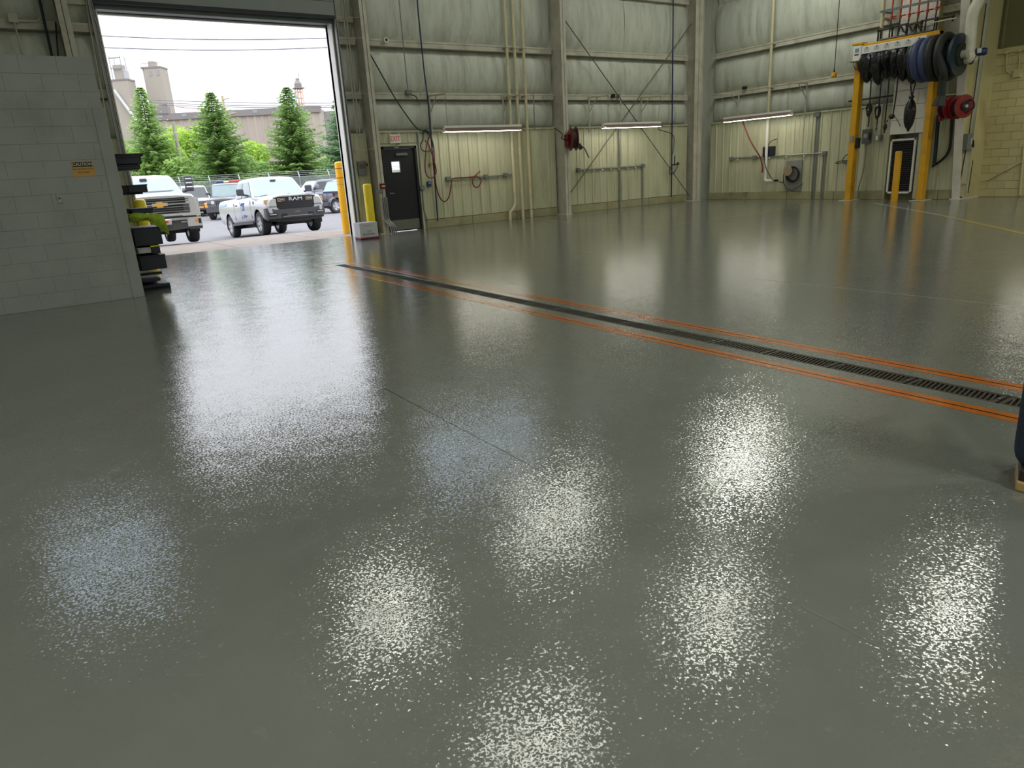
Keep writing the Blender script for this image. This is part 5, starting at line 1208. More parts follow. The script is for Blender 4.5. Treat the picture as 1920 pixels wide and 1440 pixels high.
    pane([(A[0], -A[2], A[1]), (A[0], A[2], A[1]), (Z[0], Z[2], Z[1]), (Z[0], -Z[2], Z[1])], .04, .96, .02, .96, 'windscreen', sp.get('screen', M_WSH), .02)
    C_, D_ = prof[6], prof[5]
    pane([(C_[0], C_[2], C_[1]), (C_[0], -C_[2], C_[1]), (D_[0], -D_[2], D_[1]), (D_[0], D_[2], D_[1])], .06, .94, .08, .9, 'rear_window', M_DARKG, .02)
    for s in (-1, 1):
        n_ = sp.get('side_panes', [(.04, .42), (.46, .74)])
        q = [(x0 - .02, s * yb_, zb + .02), (x3 + .02, s * yb_, zb + .02), (x2 - .12, s * (yt + .03), zt - .06), (x1 + .06, s * (yt + .03), zt - .07)]
        if s > 0: pass
        for a, c in n_:
            if s < 0: pane(q[::1], a, c, .04, .90, 'side_window', sp.get('side', M_SIDEG)) if False else MB().prism([Vector(p) for p in _sq(q, a, c, .04, .90)], (0, s * .022, .006)).build('side_window', sp.get('side', M_SIDEG), t)
            else: MB().prism([Vector(p) for p in _sq(q, a, c, .04, .90)], (0, s * .022, .006)).build('side_window', sp.get('side', M_SIDEG), t)
        mx = x0 - .38
        b = MB().cbox(mx - .05, mx + .07, s * (w + .06), s * (w + .30), zb + .10, zb + .10 + sp.get('mirror', .20), .03); b.bar((mx, s * (yb_ - .05), zb + .06), (mx, s * (w + .12), zb + .13), .05, .06); b.build('mirror', sp.get('mirror_m', M_PLAS), t)
        for hx in sp.get('handles', []): MB().cbox(hx - .09, hx + .09, s * (w - .012), s * (w + .022), zb - .20, zb - .165, .008).build('door_handle', M_PLAS if sp.get('mirror_m') is None else sp['mirror_m'], t)
        for gx in sp.get('door_gaps', []):
            MB().box(gx - .006, gx + .006, s * (w - .01), s * (w + .002), .62, zb - .08).build('door_gap', M_GRIL, t)
        MB().box(-wb + r + .12, -r - .12, s * (w - .02), s * (w + .03), .42, .50).build('sill', M_PLAS, t)
    return t
def _sq(q, u0, u1, v0, v1):
    q = [Vector(p) for p in q]
    P = lambda u, v: (q[0] * (1 - u) + q[1] * u) * (1 - v) + (q[3] * (1 - u) + q[2] * u) * v
    return [P(u0, v0), P(u1, v0), P(u1, v1), P(u0, v1)]
def park(t, front, rear):
    """front and rear: ground points under the two axles"""
    f, r_ = Vector(front), Vector(rear); x = (f - r_).normalized(); y = Vector((0, 0, 1)).cross(x).normalized(); z = x.cross(y)
    mm = Matrix.Identity(4)
    for i in range(3): mm[i][0], mm[i][1], mm[i][2], mm[i][3] = x[i], y[i], z[i], f[i]
    t.matrix_world = mm

# the white pickup with the black mesh grille
RAMS = dict(w=1.03, wb=3.57, r=.405, paint=M_CARW, curve=.13, gap=.075,
    sections=[(.93, .62, 1.13, .90, .03), (.86, .56, 1.17, .97, .05), (.5, .50, 1.22, 1.02, .06), (-.5, .46, 1.29, 1.03, .05), (-.75, .45, 1.29, 1.03, .02), (-2.6, .45, 1.30, 1.03, .02), (-2.75, .45, 1.36, 1.03, .0), (-4.70, .50, 1.37, 1.02, 0), (-4.82, .58, 1.36, 1.0, 0)],
    bed=(-2.95, -4.7), cab=(-.52, -1.18, -2.35, -2.66), belt=1.29, roof=1.965, cab_w=(.95, .74), side_panes=[(.05, .50), (.55, .88)], mirror=.22, handles=[-1.62, -2.32], door_gaps=[-.62, -1.78, -2.62], spokes=6)
ram = vehicle('pickup_truck', 'white pickup truck with a black mesh grille and dark grey bumper', RAMS)
def F(b, nm, m, par=ram): return b.build(nm, m, par)
hexa = lambda y: .80 + max(0, (abs(y) - .58)) * .9
F(front_band(span(-.70, .70, .80, 1.22, 13, fa=hexa, fb=lambda y: 1.20 - max(0, abs(y) - .52) * .25), .975, .10, .13), 'grille', M_GRIL)
gr = bpy.data.objects.new('x', None); bpy.data.objects.remove(gr)
gb = MB()
for row in range(5):
    z = .845 + row * .058
    for k in range(15):
        y = -.56 + k * .08 + (.04 if row % 2 else 0)
        if abs(y) > .60: continue
        x = .982 - .13 * abs(y) ** 2.4; gb.bar((x, y - .028, z - .006), (x, y + .028, z + .010), .012, .012)
F(gb, 'grille_mesh', M_PLAS)
F(front_band(span(-.72, .72, 0, 0, 13, fa=lambda y: 1.205 - max(0, abs(y) - .5) * .2, fb=lambda y: 1.235 - max(0, abs(y) - .5) * .2), .985, .10, .13), 'grille_brow', M_CARW)
for s in (-1, 1):
    F(front_band(span(s * .70, s * .985, .985, 1.125, 6, fa=lambda y: .985 + (abs(y) - .7) * .10), .985, .12, .13), 'headlamp', M_LENS)
    F(front_band(span(s * .93, s * .985, .99, 1.12, 3), .995, .05, .13), 'side_marker', M_AMBER)
    F(front_band(span(s * .36, s * .58, 1.05, 1.15, 5), .992, .05, .13), 'lamp_ring', M_CHR); F(front_band(span(s * .375, s * .565, 1.06, 1.14, 5), .997, .05, .13), 'lamp_inner', M_GRIL); F(front_band(span(s * .40, s * .54, 1.085, 1.11, 5), 1.0, .05, .13), 'marker_lamp', M_AMBER)
    F(front_band(span(s * .68, s * .93, .60, .70, 5), 1.035, .05, .15), 'fog_recess', M_GRIL); F(front_band(span(s * .70, s * .91, .635, .665, 5), 1.045, .04, .15), 'fog_lamp', M_LENS)
    F(front_band(span(s * .36, s * .54, .555, .65, 4), 1.035, .05, .15), 'tow_recess', M_GRIL)
F(front_band(span(-1.0, 1.0, .50, .80, 15, fa=lambda y: .50 + .02 * abs(y), fb=lambda y: .80 if abs(y) < .72 else .86), 1.02, .22, .15), 'bumper', M_PLAS)
F(front_band(span(-.95, .95, .36, .52, 13, fa=lambda y: .37 + .10 * abs(y) ** 2), .98, .15, .15), 'valance', M_GRIL)
F(front_band(span(-.50, .50, .55, .575, 7), 1.04, .05, .15), 'bumper_lip', M_GALV)
F(front_band(span(-.09, .09, .66, .72, 3), 1.026, .02, .15), 'plate_mount', M_SHADE)
text_mesh('RAM', .155, 'grille_lettering', M_CHR, ram, frame(Vector((.992, 0, 1.10)), (0, 1, 0), (0, 0, 1)), .006, 1.5)
for s in (-1, 1):
    F(MB().cbox(-.30, -.05 - .2, s * 1.0, s * 1.035, 1.05, 1.15, .01), 'fender_vent', M_BLUEBOX)
    F(MB().box(-1.62, -1.35, s * 1.0, s * 1.034, .90, 1.16), 'door_decal', M_DECAL)
    b = MB(); b.bar((-1.55, s * 1.036, 1.02), (-1.48, s * 1.036, .96), .03, .004, (0, 1, 0)); b.bar((-1.48, s * 1.036, .96), (-1.40, s * 1.036, 1.10), .03, .004, (0, 1, 0)); F(b, 'decal_mark', M_CARW)
    F(MB().box(-1.52, -1.30, s * 1.0, s * 1.034, .66, .76), 'unit_label', M_DECAL); F(MB().box(-1.62, -1.52, s * 1.0, s * 1.034, .66, .76), 'unit_label', M_REDL); F(MB().box(-1.28, -1.12, s * 1.0, s * 1.034, .70, .72), 'small_lettering', M_GRIL)
    F(MB().box(-4.6, -3.6, s * 1.0, s * 1.032, 1.16, 1.24), 'bed_stripe', mat('pale_blue_stripe', S(176, 206, 236), rough=.25, var=.1))
F(MB().bar((-.48, -.7, 1.31), (-.62, -.1, 1.37), .02), 'wiper', M_BLACK); F(MB().bar((-.48, .1, 1.31), (-.62, .65, 1.37), .02), 'wiper', M_BLACK)
F(MB().cbox(-1.0, -.94, -.10, .10, 1.80, 1.87, .02), 'mirror_housing', M_PLAS)
fw, rw_ = FL(499, 438, -.19), FL(436, 443, -.42)     # contact of the two wheels on the viewer's left
f0 = FL(545, 434.5, -.19); 
ax2 = (Vector((f0.x, f0.y, 0)) - Vector(((rw_.x + FL(524, 436, -.42).x) / 2, (rw_.y + FL(524, 436, -.42).y) / 2, 0))).normalized()
r0 = Vector((f0.x, f0.y, 0)) - ax2 * 3.55
park(ram, (f0.x, f0.y, gz(f0.y)), (r0.x, r0.y, -.43))

# the white heavy pickup with the gold badge
CHS = dict(w=1.04, wb=4.0, r=.42, paint=M_CARW, curve=.10, gap=.085,
    sections=[(.98, .70, 1.30, .96, .04), (.9, .60, 1.33, 1.0, .06), (.4, .52, 1.38, 1.04, .07), (-.55, .50, 1.42, 1.04, .06), (-.8, .48, 1.40, 1.04, .02), (-3.1, .48, 1.40, 1.04, .02), (-3.3, .48, 1.46, 1.04, 0), (-5.0, .55, 1.46, 1.03, 0)],
    bed=(-3.4, -4.9), cab=(-.56, -1.30, -2.8, -3.15), belt=1.40, roof=2.035, cab_w=(.97, .77), side_panes=[(.05, .48), (.52, .90)], mirror=.46, mirror_m=M_PLAS, handles=[-1.9, -2.9], door_gaps=[-.7, -1.95, -3.1], spokes=8)
ch = vehicle('pickup_truck', 'white heavy pickup truck with a gold badge and a bonnet scoop', CHS)
G = lambda b, nm, m: b.build(nm, m, ch)
G(front_band(span(-.80, .80, .86, 1.27, 13), 1.02, .12, .10), 'grille', M_GRIL)
for k, z in enumerate((1.235, 1.175, 1.02, .96, .90)): G(front_band(span(-.78, .78, z - .011, z + .011, 13), 1.035, .04, .10), 'grille_bar', M_PLAS if k in (0, 3) else M_GREY)
G(front_band(span(-.80, -.19, 1.085, 1.115, 9), 1.04, .05, .10), 'grille_chrome_bar', M_CHR); G(front_band(span(.19, .80, 1.085, 1.115, 9), 1.04, .05, .10), 'grille_chrome_bar', M_CHR)
bow = [(-.21, -.045), (-.085, -.045), (-.085, -.085), (.085, -.085), (.085, -.045), (.195, -.045), (.21, .045), (.085, .045), (.085, .085), (-.085, .085), (-.085, .045), (-.195, .045)]
G(MB().prism([(1.045, y, 1.10 + z) for y, z in bow], (.012, 0, 0)), 'badge_rim', M_CHR); G(MB().prism([(1.057, y * .82, 1.10 + z * .72) for y, z in bow], (.008, 0, 0)), 'badge', M_GOLD)
for s in (-1, 1):
    G(front_band(span(s * .74, s * .985, 1.15, 1.27, 5), 1.03, .12, .10), 'upper_lamp', M_LENS); G(front_band(span(s * .79, s * .985, 1.10, 1.14, 5), 1.045, .12, .10), 'lamp_trim', M_CARW)
    G(front_band(span(s * .60, s * .97, .84, 1.08, 5), 1.032, .12, .10), 'headlamp', mat('smoked_headlamp', S(86, 84, 84), rough=.15, var=.35, scale=16, spec=.8)); G(front_band(span(s * .97, s * 1.035, .74, 1.26, 3), 1.03, .2, .10), 'lamp_surround', M_CARW)
    G(front_band(span(s * .52, s * 1.02, .74, .82, 5, fa=lambda y: .74, fb=lambda y: .80 + .05 * (abs(y) > .7)), 1.06, .15, .10), 'bumper_upper', M_CARW)
    G(front_band(span(s * .62, s * 1.03, .46, .71, 6, fa=lambda y: .46, fb=lambda y: .71), 1.10, .3, .12), 'bumper_end', M_CARW)
    G(front_band(span(s * .84, s * .92, .59, .67, 3), 1.11, .05, .12), 'turn_lamp', M_AMBER); G(front_band(span(s * .93, s * 1.0, .53, .66, 3), 1.11, .05, .12), 'fog_recess', M_GRIL)
    G(front_band(span(s * .46, s * .60, .58, .62, 3), 1.09, .05, .12), 'tow_hook', M_CHR); G(front_band(span(s * .66, s * 1.02, .38, .46, 5), 1.07, .25, .12), 'bumper_foot', M_PLAS)
G(front_band(span(-1.0, 1.0, .78, .84, 13), 1.055, .12, .10), 'bumper_shelf', M_CARW)
G(front_band(span(-.9, .9, .71, .76, 13), 1.075, .12, .11), 'bumper_slot', M_NAVY)
G(front_band(span(-.66, .66, .655, .715, 11), 1.105, .2, .12), 'bumper_bar', M_CHR)
G(front_band(span(-.66, .66, .36, .655, 11, fa=lambda y: .38 + .05 * abs(y)), 1.07, .2, .12), 'lower_intake', M_PLAS)
G(MB().cbox(1.10, 1.13, -.20, .20, .545, .695, .01), 'plate_frame', M_CHR); G(MB().box(1.13, 1.134, -.17, .17, .565, .675), 'licence_plate', M_CARW); G(MB().box(1.134, 1.137, -.10, .12, .60, .65), 'plate_print', M_REDL); G(MB().box(1.134, 1.137, -.17, -.13, .575, .67), 'plate_print', M_NAVY)
G(MB().prism([(.15, -.50, 1.475), (.15, .50, 1.475), (.05, .62, 1.52), (.05, -.62, 1.52)], (.04, 0, .0)), 'bonnet_scoop', M_NAVY)
for s in (-1, 1):
    for k in range(3): G(MB().cbox(-.885, -.86, s * 1.13, s * 1.31, 1.60 + k * .12, 1.64 + k * .12, .006), 'mirror_glint_strip', M_CHR)
G(MB().cbox(-2.0, -1.8, -.06, .0, 2.05, 2.13, .02), 'roof_antenna', M_NAVY); G(MB().cbox(-1.10, -1.03, -.10, .10, 1.86, 1.95, .02), 'mirror_housing', M_PLAS)
fc = FL(285, 453, -.09); fa_ = Vector((fc.x, fc.y, 0))
toC = Vector((-fc.x, -fc.y, 0)).normalized(); an_ = math.radians(7.5)
hd_ = Vector((toC.x * math.cos(an_) - toC.y * math.sin(an_), toC.x * math.sin(an_) + toC.y * math.cos(an_), 0))
fa_ = fa_ + hd_ * 1.9
rr_ = fa_ - hd_ * 4.0
park(ch, (fa_.x, fa_.y, -.10), (rr_.x, rr_.y, -.28))

# cars further back
def car_face(t, sp, par, gm=M_GRIL, jeep=False, gz0=.72, gz1=.98):
    x0 = sp['sections'][0][0]; w = sp['w']
    fb = lambda smp, dx, th, nm, m: front_band(smp, x0 + dx, th, sp.get('curve', .16)).build(nm, m, t)
    if jeep:
        fb(span(-w * .62, w * .62, gz0 - .05, gz1 + .06, 7), .03, .1, 'grille_panel', sp['paint'])
        for k in range(7): y = -.30 + k * .1; fb([(y - .028, gz0, gz1), (y + .028, gz0, gz1)], .036, .02, 'grille_slot', M_GRIL)
        for s in (-1, 1): c = Vector((x0 + .03 - .04, s * w * .52, (gz0 + gz1) / 2 + .05)); MB().cyl(c, c + Vector((.05, 0, 0)), .095, n=16).build('headlamp', M_CHR, t)
    else:
        fb(span(-w * .55, w * .55, gz0, gz1, 9), .02, .1, 'grille', gm)
        for s in (-1, 1): fb(span(s * w * .58, s * w * .95, gz1 - .16, gz1 - .02, 5), .02, .12, 'headlamp', M_LENS)
        fb(span(-w * .3, w * .3, gz0 + .10, gz0 + .13, 5), .03, .05, 'grille_bar', M_CHR)
    fb(span(-w * .96, w * .96, .44, .66, 11), .07, .2, 'bumper', M_PLAS)
    MB().box(x0 + .06, x0 + .075, -.16, .16, .54, .64).build('licence_plate', M_GOLD if gm is M_CARD2 else M_CARW, t)
SUV = dict(w=.93, wb=2.75, r=.36, curve=.18, sections=[(.82, .50, .96, .80, .03), (.7, .42, 1.02, .89, .05), (0, .40, 1.08, .93, .05), (-.7, .40, 1.10, .93, .04), (-3.3, .42, 1.12, .93, 0), (-3.65, .5, 1.08, .88, 0)],
    cab=(-.62, -1.3, -3.2, -3.58), belt=1.09, roof=1.70, cab_w=(.86, .68), side_panes=[(.04, .32), (.35, .60), (.64, .88)], door_gaps=[-.8, -1.75, -2.7], handles=[-1.6, -2.5], mirror=.15)
def sub(**k): d = dict(SUV); d.update(k); return d
def place_by(t, px, py_, D_, heading_px, off_z=0, wb=2.75):
    """ground point at a measured pixel and depth; heading: angle in degrees away from facing the camera"""
    d = ray(px, py_); P = EYE + d * D_; g_ = Vector((P.x, P.y, gz(P.y)))
    toC = Vector((-P.x, -P.y, 0)).normalized(); a = math.radians(heading_px)
    h = Vector((toC.x * math.cos(a) - toC.y * math.sin(a), toC.x * math.sin(a) + toC.y * math.cos(a), 0))
    r_ = g_ - h * wb; park(t, g_, (r_.x, r_.y, gz(r_.y)))
s1 = sub(paint=M_CARW, screen=M_DARKG, cab=(-.55, -1.0, -3.2, -3.58), roof=1.85)
c1 = vehicle('car', 'white sport utility car with a dark upright windscreen behind the heavy pickup', s1, 'car'); car_face(c1, s1, None, M_CARD2, gz0=.62, gz1=.94)
for k in range(3): MB().box(-1.05 - .14 * k, -1.0 - .14 * k, -.64, .64, 1.22 + k * .17, 1.25 + k * .17).build('screen_reflection_bar', M_CHR, c1) if False else None
place_by(c1, 373, 390, 44, 8)
s2 = sub(paint=M_CARD2, w=.95, r=.42, roof=1.95, belt=1.25, sections=[(.72, .62, 1.12, .82, .02), (.66, .55, 1.16, .9, .03), (0, .5, 1.2, .95, .03), (-.6, .5, 1.25, .95, .02), (-3.3, .5, 1.27, .95, 0), (-3.7, .6, 1.2, .92, 0)], cab=(-.6, -.85, -2.5, -2.7), cab_w=(.86, .78), curve=.05, spokes=5)
c2 = vehicle('car', 'dark grey off road car with a red and blue light bar on its roof', s2, 'car'); car_face(c2, s2, None, M_AMBER, jeep=True, gz0=.80, gz1=1.06)
MB().cbox(-1.5, -1.2, -.62, -.2, 1.99, 2.09, .02).build('blue_beacon', M_BLUEBOX, c2); MB().cbox(-1.5, -1.2, -.2, .1, 1.99, 2.09, .02).build('beacon_centre', M_PIPE, c2); MB().cbox(-1.5, -1.2, .1, .62, 1.99, 2.09, .02).build('red_beacon', M_REDL, c2)
for s in (-1, 1): MB().cbox(.55, .72, s * .75, s * .97, .70, .98, .03).build('fender_flare', M_AMBER if s < 0 else M_PLAS, c2)
place_by(c2, 424, 389, 40, -14)
s3 = sub(paint=M_CARG, roof=1.80, belt=1.16, mirror=.24, mirror_m=M_CARG, side=M_DARKG, cab_w=(.86, .72))
c3 = vehicle('car', 'silver grey pickup style car parked behind the mesh grille truck', s3, 'car'); car_face(c3, s3, None)
place_by(c3, 560, 390, 46, -62)
s5 = sub(paint=M_CARR, roof=1.66, roof_paint=M_CARW)
c5 = vehicle('car', 'red car with a pale windscreen between the silver car and the navy jeep', s5, 'car'); car_face(c5, s5, None)
place_by(c5, 598, 384, 54, -55)
s4 = sub(paint=M_CARN, r=.39, w=.92, roof=1.80, belt=1.18, spokes=5, sections=[(.66, .62, 1.05, .70, .02), (.60, .55, 1.10, .78, .03), (0, .5, 1.14, .92, .03), (-.6, .5, 1.18, .92, .02), (-3.0, .5, 1.2, .92, 0), (-3.4, .6, 1.16, .9, 0)], cab=(-.5, -.95, -2.9, -3.2), cab_w=(.84, .72), curve=.08, wb=2.6)
c4 = vehicle('car', 'navy blue jeep shaped car with a round headlamp behind the amber bollard', s4, 'car'); car_face(c4, s4, None, M_PLAS, jeep=True, gz0=.76, gz1=1.04)
for s in (-1, 1):
    b = MB(); N = 12; R_ = .50
    vs = [(R_ * math.cos(PI * i / N) * q, s * yy, .40 + R_ * math.sin(PI * i / N) * q) for i in range(N + 1) for yy, q in ((.80, 1), (.98, 1))]
    b.add(vs, [(2 * i, 2 * i + 1, 2 * i + 3, 2 * i + 2) for i in range(N)]); o = b.build('fender_flare', M_PLAS, c4); sd = o.modifiers.new('t', 'SOLIDIFY'); sd.thickness = .04
place_by(c4, 613, 390, 40.5, -52, wb=2.6)
s6 = sub(paint=M_CARW, roof=1.75)
c6 = vehicle('car', 'white car with red rear lamps right behind the amber bollard', s6, 'car'); car_face(c6, s6, None)
for s in (-1, 1): MB().cbox(-3.68, -3.55, s * .62, s * .86, .85, 1.1, .02).build('rear_lamp', M_REDL, c6)
place_by(c6, 742, 384, 43, 118)

# ---------------------------------------------------------------- fence
M_FENCE = mat('chain_link_haze', S(150, 156, 156), rough=.6, var=.1, scale=40, alpha=.42)
FA, FB = EYE + ray(352, 345) * 50, EYE + ray(668, 330) * 50
FA = Vector((FA.x - 4, FA.y + 3, 0)); FB = Vector((FB.x + 4, FB.y - 2, 0))
fd = (FB - FA).normalized(); fn_ = Vector((-fd.y, fd.x, 0)); Lf = (FB - FA).length
t = thing('chain_link_fence', 'chain link fence with barbed wire on slanted arms behind the parked cars', 'fence', (FA.x, FA.y, gz(FA.y)))
gzf = lambda s: gz((FA + fd * s).y)
top = 2.05
np_ = 10
vs = []
for k in range(np_ * 2 + 1): s = Lf * k / (np_ * 2); p = FA + fd * s; vs += [(p.x, p.y, gzf(s) + .03), (p.x, p.y, gzf(s) + top)]
MB().add(vs, [(2 * k, 2 * k + 2, 2 * k + 3, 2 * k + 1) for k in range(np_ * 2)]).build('wire_mesh', M_FENCE, t)
for k in range(np_ + 1):
    s = Lf * k / np_; p = FA + fd * s; z = gzf(s)
    MB().tube([(p.x, p.y, z), (p.x, p.y, z + top), p - fn_ * .0 + fd * -.12 - fn_ * -.18 + Vector((0, 0, z + top + .38))], .04, 7).build('post', M_GALV, t)
for j in range(4):
    b = MB(); pts = []
    for k in range(np_ + 1): s = Lf * k / np_; p = FA + fd * s; pts.append(p + fn_ * .18 * j / 3 - fd * .04 * j + Vector((0, 0, gzf(s) + top + .38 * j / 3)))
    b.tube(pts, .02 if j == 0 else .012, 5); b.build('top_rail' if j == 0 else 'barbed_wire', M_GALV, t)

# ---------------------------------------------------------------- trees
def leafmat(n, c1, c2):
    m = mat(n, c1, rough=.75, var=.0); nt_ = m.node_tree; rp = [x for x in nt_.nodes if x.type == 'VALTORGB'][0]; nz_ = [x for x in nt_.nodes if x.type == 'TEX_NOISE'][0]
    nz_.inputs['Scale'].default_value = .9; rp.color_ramp.elements[0].color = c1 + (1,); rp.color_ramp.elements[1].color = c2 + (1,); rp.color_ramp.elements[0].position = .35; rp.color_ramp.elements[1].position = .65
    p = nt_.nodes['Principled BSDF']; p.inputs['Specular IOR Level'].default_value = .2
    tr = nt_.nodes.new('ShaderNodeBsdfTranslucent'); tr.inputs[0].default_value = c2 + (1,); mx = nt_.nodes.new('ShaderNodeMixShader'); mx.inputs[0].default_value = .38
    nt_.links.new(p.outputs[0], mx.inputs[1]); nt_.links.new(tr.outputs[0], mx.inputs[2]); nt_.links.new(mx.outputs[0], nt_.nodes['Material Output'].inputs[0]); return m
M_SPR1 = leafmat('spruce_green', S(100, 130, 76), S(152, 182, 108)); M_SPR2 = leafmat('light_spruce_green', S(118, 148, 86), S(170, 198, 124)); M_SPR3 = leafmat('blue_green_spruce', S(92, 124, 92), S(142, 172, 128))
M_LEAF = leafmat('fresh_leaf_green', S(126, 160, 60), S(176, 204, 92)); M_LEAF2 = leafmat('mid_leaf_green', S(106, 138, 72), S(156, 186, 104))
M_BARK = mat('grey_brown_bark', S(110, 96, 80), rough=.9, var=.2)
def conifer(label, base, h, r, m, seed, dens=1.0, low=.03):
    rnd = random.Random(seed); base = Vector(base)
    t = thing('spruce_tree', label, 'tree', base, 'spruce trees beyond the fence')
    MB().lathe([(h * .018, 0), (h * .012, .5), (.01, 1)], base, (0, 0, h * .97), 8).build('trunk', M_BARK, t)
    b = MB(); tiers = int(46 * dens)
    for k in range(tiers):
        f = low + (1 - low) * (k / (tiers - 1)) ** .92; z = h * f
        rr = r * ((1 - f) ** .84) * (.85 + .3 * rnd.random()) + .16
        nb = max(7, int((10 + 9 * (1 - f)) * dens)); a0 = rnd.random() * 6.3
        for j in range(nb):
            a = a0 + 2 * PI * j / nb + rnd.uniform(-.2, .2); L_ = rr * rnd.uniform(.62, 1.12)
            d = Vector((math.cos(a), math.sin(a), 0)); sx = Vector((-d.y, d.x, 0)); rise = rnd.uniform(.05, .40) if f > .35 else rnd.uniform(-.12, .25)
            nseg = max(2, int(L_ / .26))
            for q in range(nseg):
                u = (q + .6) / nseg; p = base + Vector((0, 0, z)) + d * L_ * u + Vector((0, 0, L_ * (rise * u - .30 * u * u * (1 - f) + .12 * u ** 3)))
                wd = (.20 + .38 * (1 - u) * L_ * .5) * rnd.uniform(.6, 1.2)
                for sgn in (-1, 1):
                    tip = p + sx * sgn * wd + d * wd * .7 + Vector((0, 0, -wd * rnd.uniform(.05, .55)))
                    b.add([p - d * .10, p + d * .16 + Vector((0, 0, .05)), tip], [(0, 1, 2)])
                b.add([p - sx * .09 - d * .1, p + sx * .09 - d * .1, p + d * .30 + Vector((0, 0, rnd.uniform(-.10, .10)))], [(0, 1, 2)])
    b.add([base + Vector((-.06, 0, h * .95)), base + Vector((.06, 0, h * .95)), base + Vector((0, 0, h * 1.02))], [(0, 1, 2)])
    me = bpy.data.meshes.new('crown'); me.from_pydata([tuple(v - base) for v in b.v], [], b.f); me.materials.append(m)
    o = bpy.data.objects.new('crown', me); COL.objects.link(o); o.parent = t; ORG[o] = base
    return t
def broadleaf(name, label, base, h, r, m, seed, n=2600, group='leafy trees and bushes beyond the fence'):
    rnd = random.Random(seed); base = Vector(base); t = thing(name, label, 'tree' if 'tree' in name else 'bush', base, group)
    MB().lathe([(.12, 0), (.06, 1)], base, (0, 0, h * .6), 7).build('trunk', M_BARK, t)
    blobs = [(Vector((rnd.uniform(-r, r) * .7, rnd.uniform(-r, r) * .6, h * rnd.uniform(.25, .85))), r * rnd.uniform(.35, .6)) for _ in range(9)]
    b = MB()
    for i in range(n):
        c, q = blobs[i % 9]; v = Vector((rnd.gauss(0, 1), rnd.gauss(0, 1), rnd.gauss(0, 1))).normalized() * q * rnd.uniform(.75, 1.05); p = base + c + v
        s = rnd.uniform(.12, .30); x = Vector((rnd.gauss(0, 1), rnd.gauss(0, 1), rnd.gauss(0, 1))).normalized(); y = x.orthogonal().normalized()
        b.add([p - x * s, p - y * s * .6, p + x * s, p + y * s * .6], [(0, 1, 2, 3)])
    me = bpy.data.meshes.new('crown'); me.from_pydata([tuple(v - base) for v in b.v], [], b.f); me.materials.append(m)
    o = bpy.data.objects.new('crown', me); COL.objects.link(o); o.parent = t; ORG[o] = base
    return t
def at(px, D_):
    d = ray(px, 330); P = EYE + d * D_; return Vector((P.x, P.y, gz(P.y)))
def hgt(px, py_, D_): return (EYE + ray(px, py_) * D_).z
for lab, px, pyt, D_, r, m, sd_ in (('light green spruce nearest the left jamb, before the two towers', 276, 172, 58, 3.3, M_SPR2, 1), ('bushy mid green spruce behind the gap between the two white pickups', 403, 181, 56, 3.9, M_SPR1, 2), ('pointed dark green spruce right above the mesh grille truck', 541, 172, 57, 3.7, M_SPR1, 3), ('blue green spruce cut off by the right door jamb', 640, 176, 54, 3.2, M_SPR3, 4)):
    p = at(px + (330 - pyt) * .12, D_); z1 = hgt(px, pyt, D_); conifer(lab, p, z1 - p.z, r, m, sd_)
conifer('small dim spruce between the light green spruce and the bushy one', at(318, 66), 5.6, 2.6, M_SPR3, 9)
BUSH = ['leafy bush left of the light green spruce, by the jamb', 'yellow green leafy tree behind the pale leaning pole', 'tallest yellow green leafy tree, left of the bushy spruce', 'yellow green leafy tree right of the bushy spruce', 'low leafy bush between the bushy spruce and the pointed one',
    'leafy bush between the pointed spruce and the blue green one', 'leafy bush at the foot of the bushy spruce', 'leafy bush above the heavy pickup roof', 'leafy bush at the foot of the pale leaning pole', 'low leafy bush behind the pointed spruce', 'leafy bush below the blue green spruce', 'pale spruce green bush above the black rack']
for k, (px, D_, h, r, m) in enumerate(((250, 64, 5.2, 2.6, M_LEAF2), (322, 62, 5.4, 2.4, M_LEAF), (362, 68, 6.8, 2.4, M_LEAF), (458, 66, 5.6, 2.4, M_LEAF), (490, 63, 3.0, 1.6, M_LEAF2), (586, 62, 3.2, 1.7, M_LEAF2), (425, 60, 3.6, 2.2, M_LEAF2), (300, 57, 3.4, 2.2, M_LEAF2), (350, 58, 3.0, 2.0, M_LEAF2), (530, 64, 2.6, 2.2, M_LEAF2), (620, 62, 3.0, 2.0, M_LEAF2), (232, 56, 4.0, 2.0, M_SPR2))):
    lab = BUSH[k]
    broadleaf('leafy_tree' if m is M_LEAF else 'leafy_bush', lab, at(px, D_), h, r, m, 20 + k, group='yellow green leafy trees beyond the fence' if m is M_LEAF else 'green bushes along the spruces')
# poles and wires
M_POLE = mat('weathered_pole_wood', S(176, 160, 130), rough=.8, var=.1); M_POLEW = mat('pale_pole', S(162, 154, 145), rough=.7, var=.15, scale=2)
def pole(label, px, pyt, D_, r, m, arm=None):
    p = at(px + (330 - pyt) * .13, D_); z1 = hgt(px, pyt, D_); t = thing('utility_pole', label, 'pole', p)
    MB().lathe([(r, 0), (r * .75, 1)], p, (0, 0, z1 - p.z), 10).build('shaft', m, t, smooth=True)
    if arm:
        for dz, l in arm: c = Vector((p.x, p.y, z1 - dz)); MB().bar(c - RT * l * .2, c + RT * l + Vector((0, 0, l * .25 if dz < 2.5 else 0)), .14, .12).build('cross_arm', m, t)
    return p, z1
pole('pale leaning utility pole among the yellow green leaves', 331, 232, 60, .19, M_POLEW)
P1, z1 = pole('brown utility pole with a cross arm in front of the silos', 423, 185, 95, .20, M_POLE, [(.5, .9), (2.4, 1.5)])
M_WIRE = mat('overhead_wire', S(110, 110, 118), rough=.6, var=.05); M_WIRE2 = mat('rust_red_cable', S(170, 110, 100), rough=.6, var=.05)
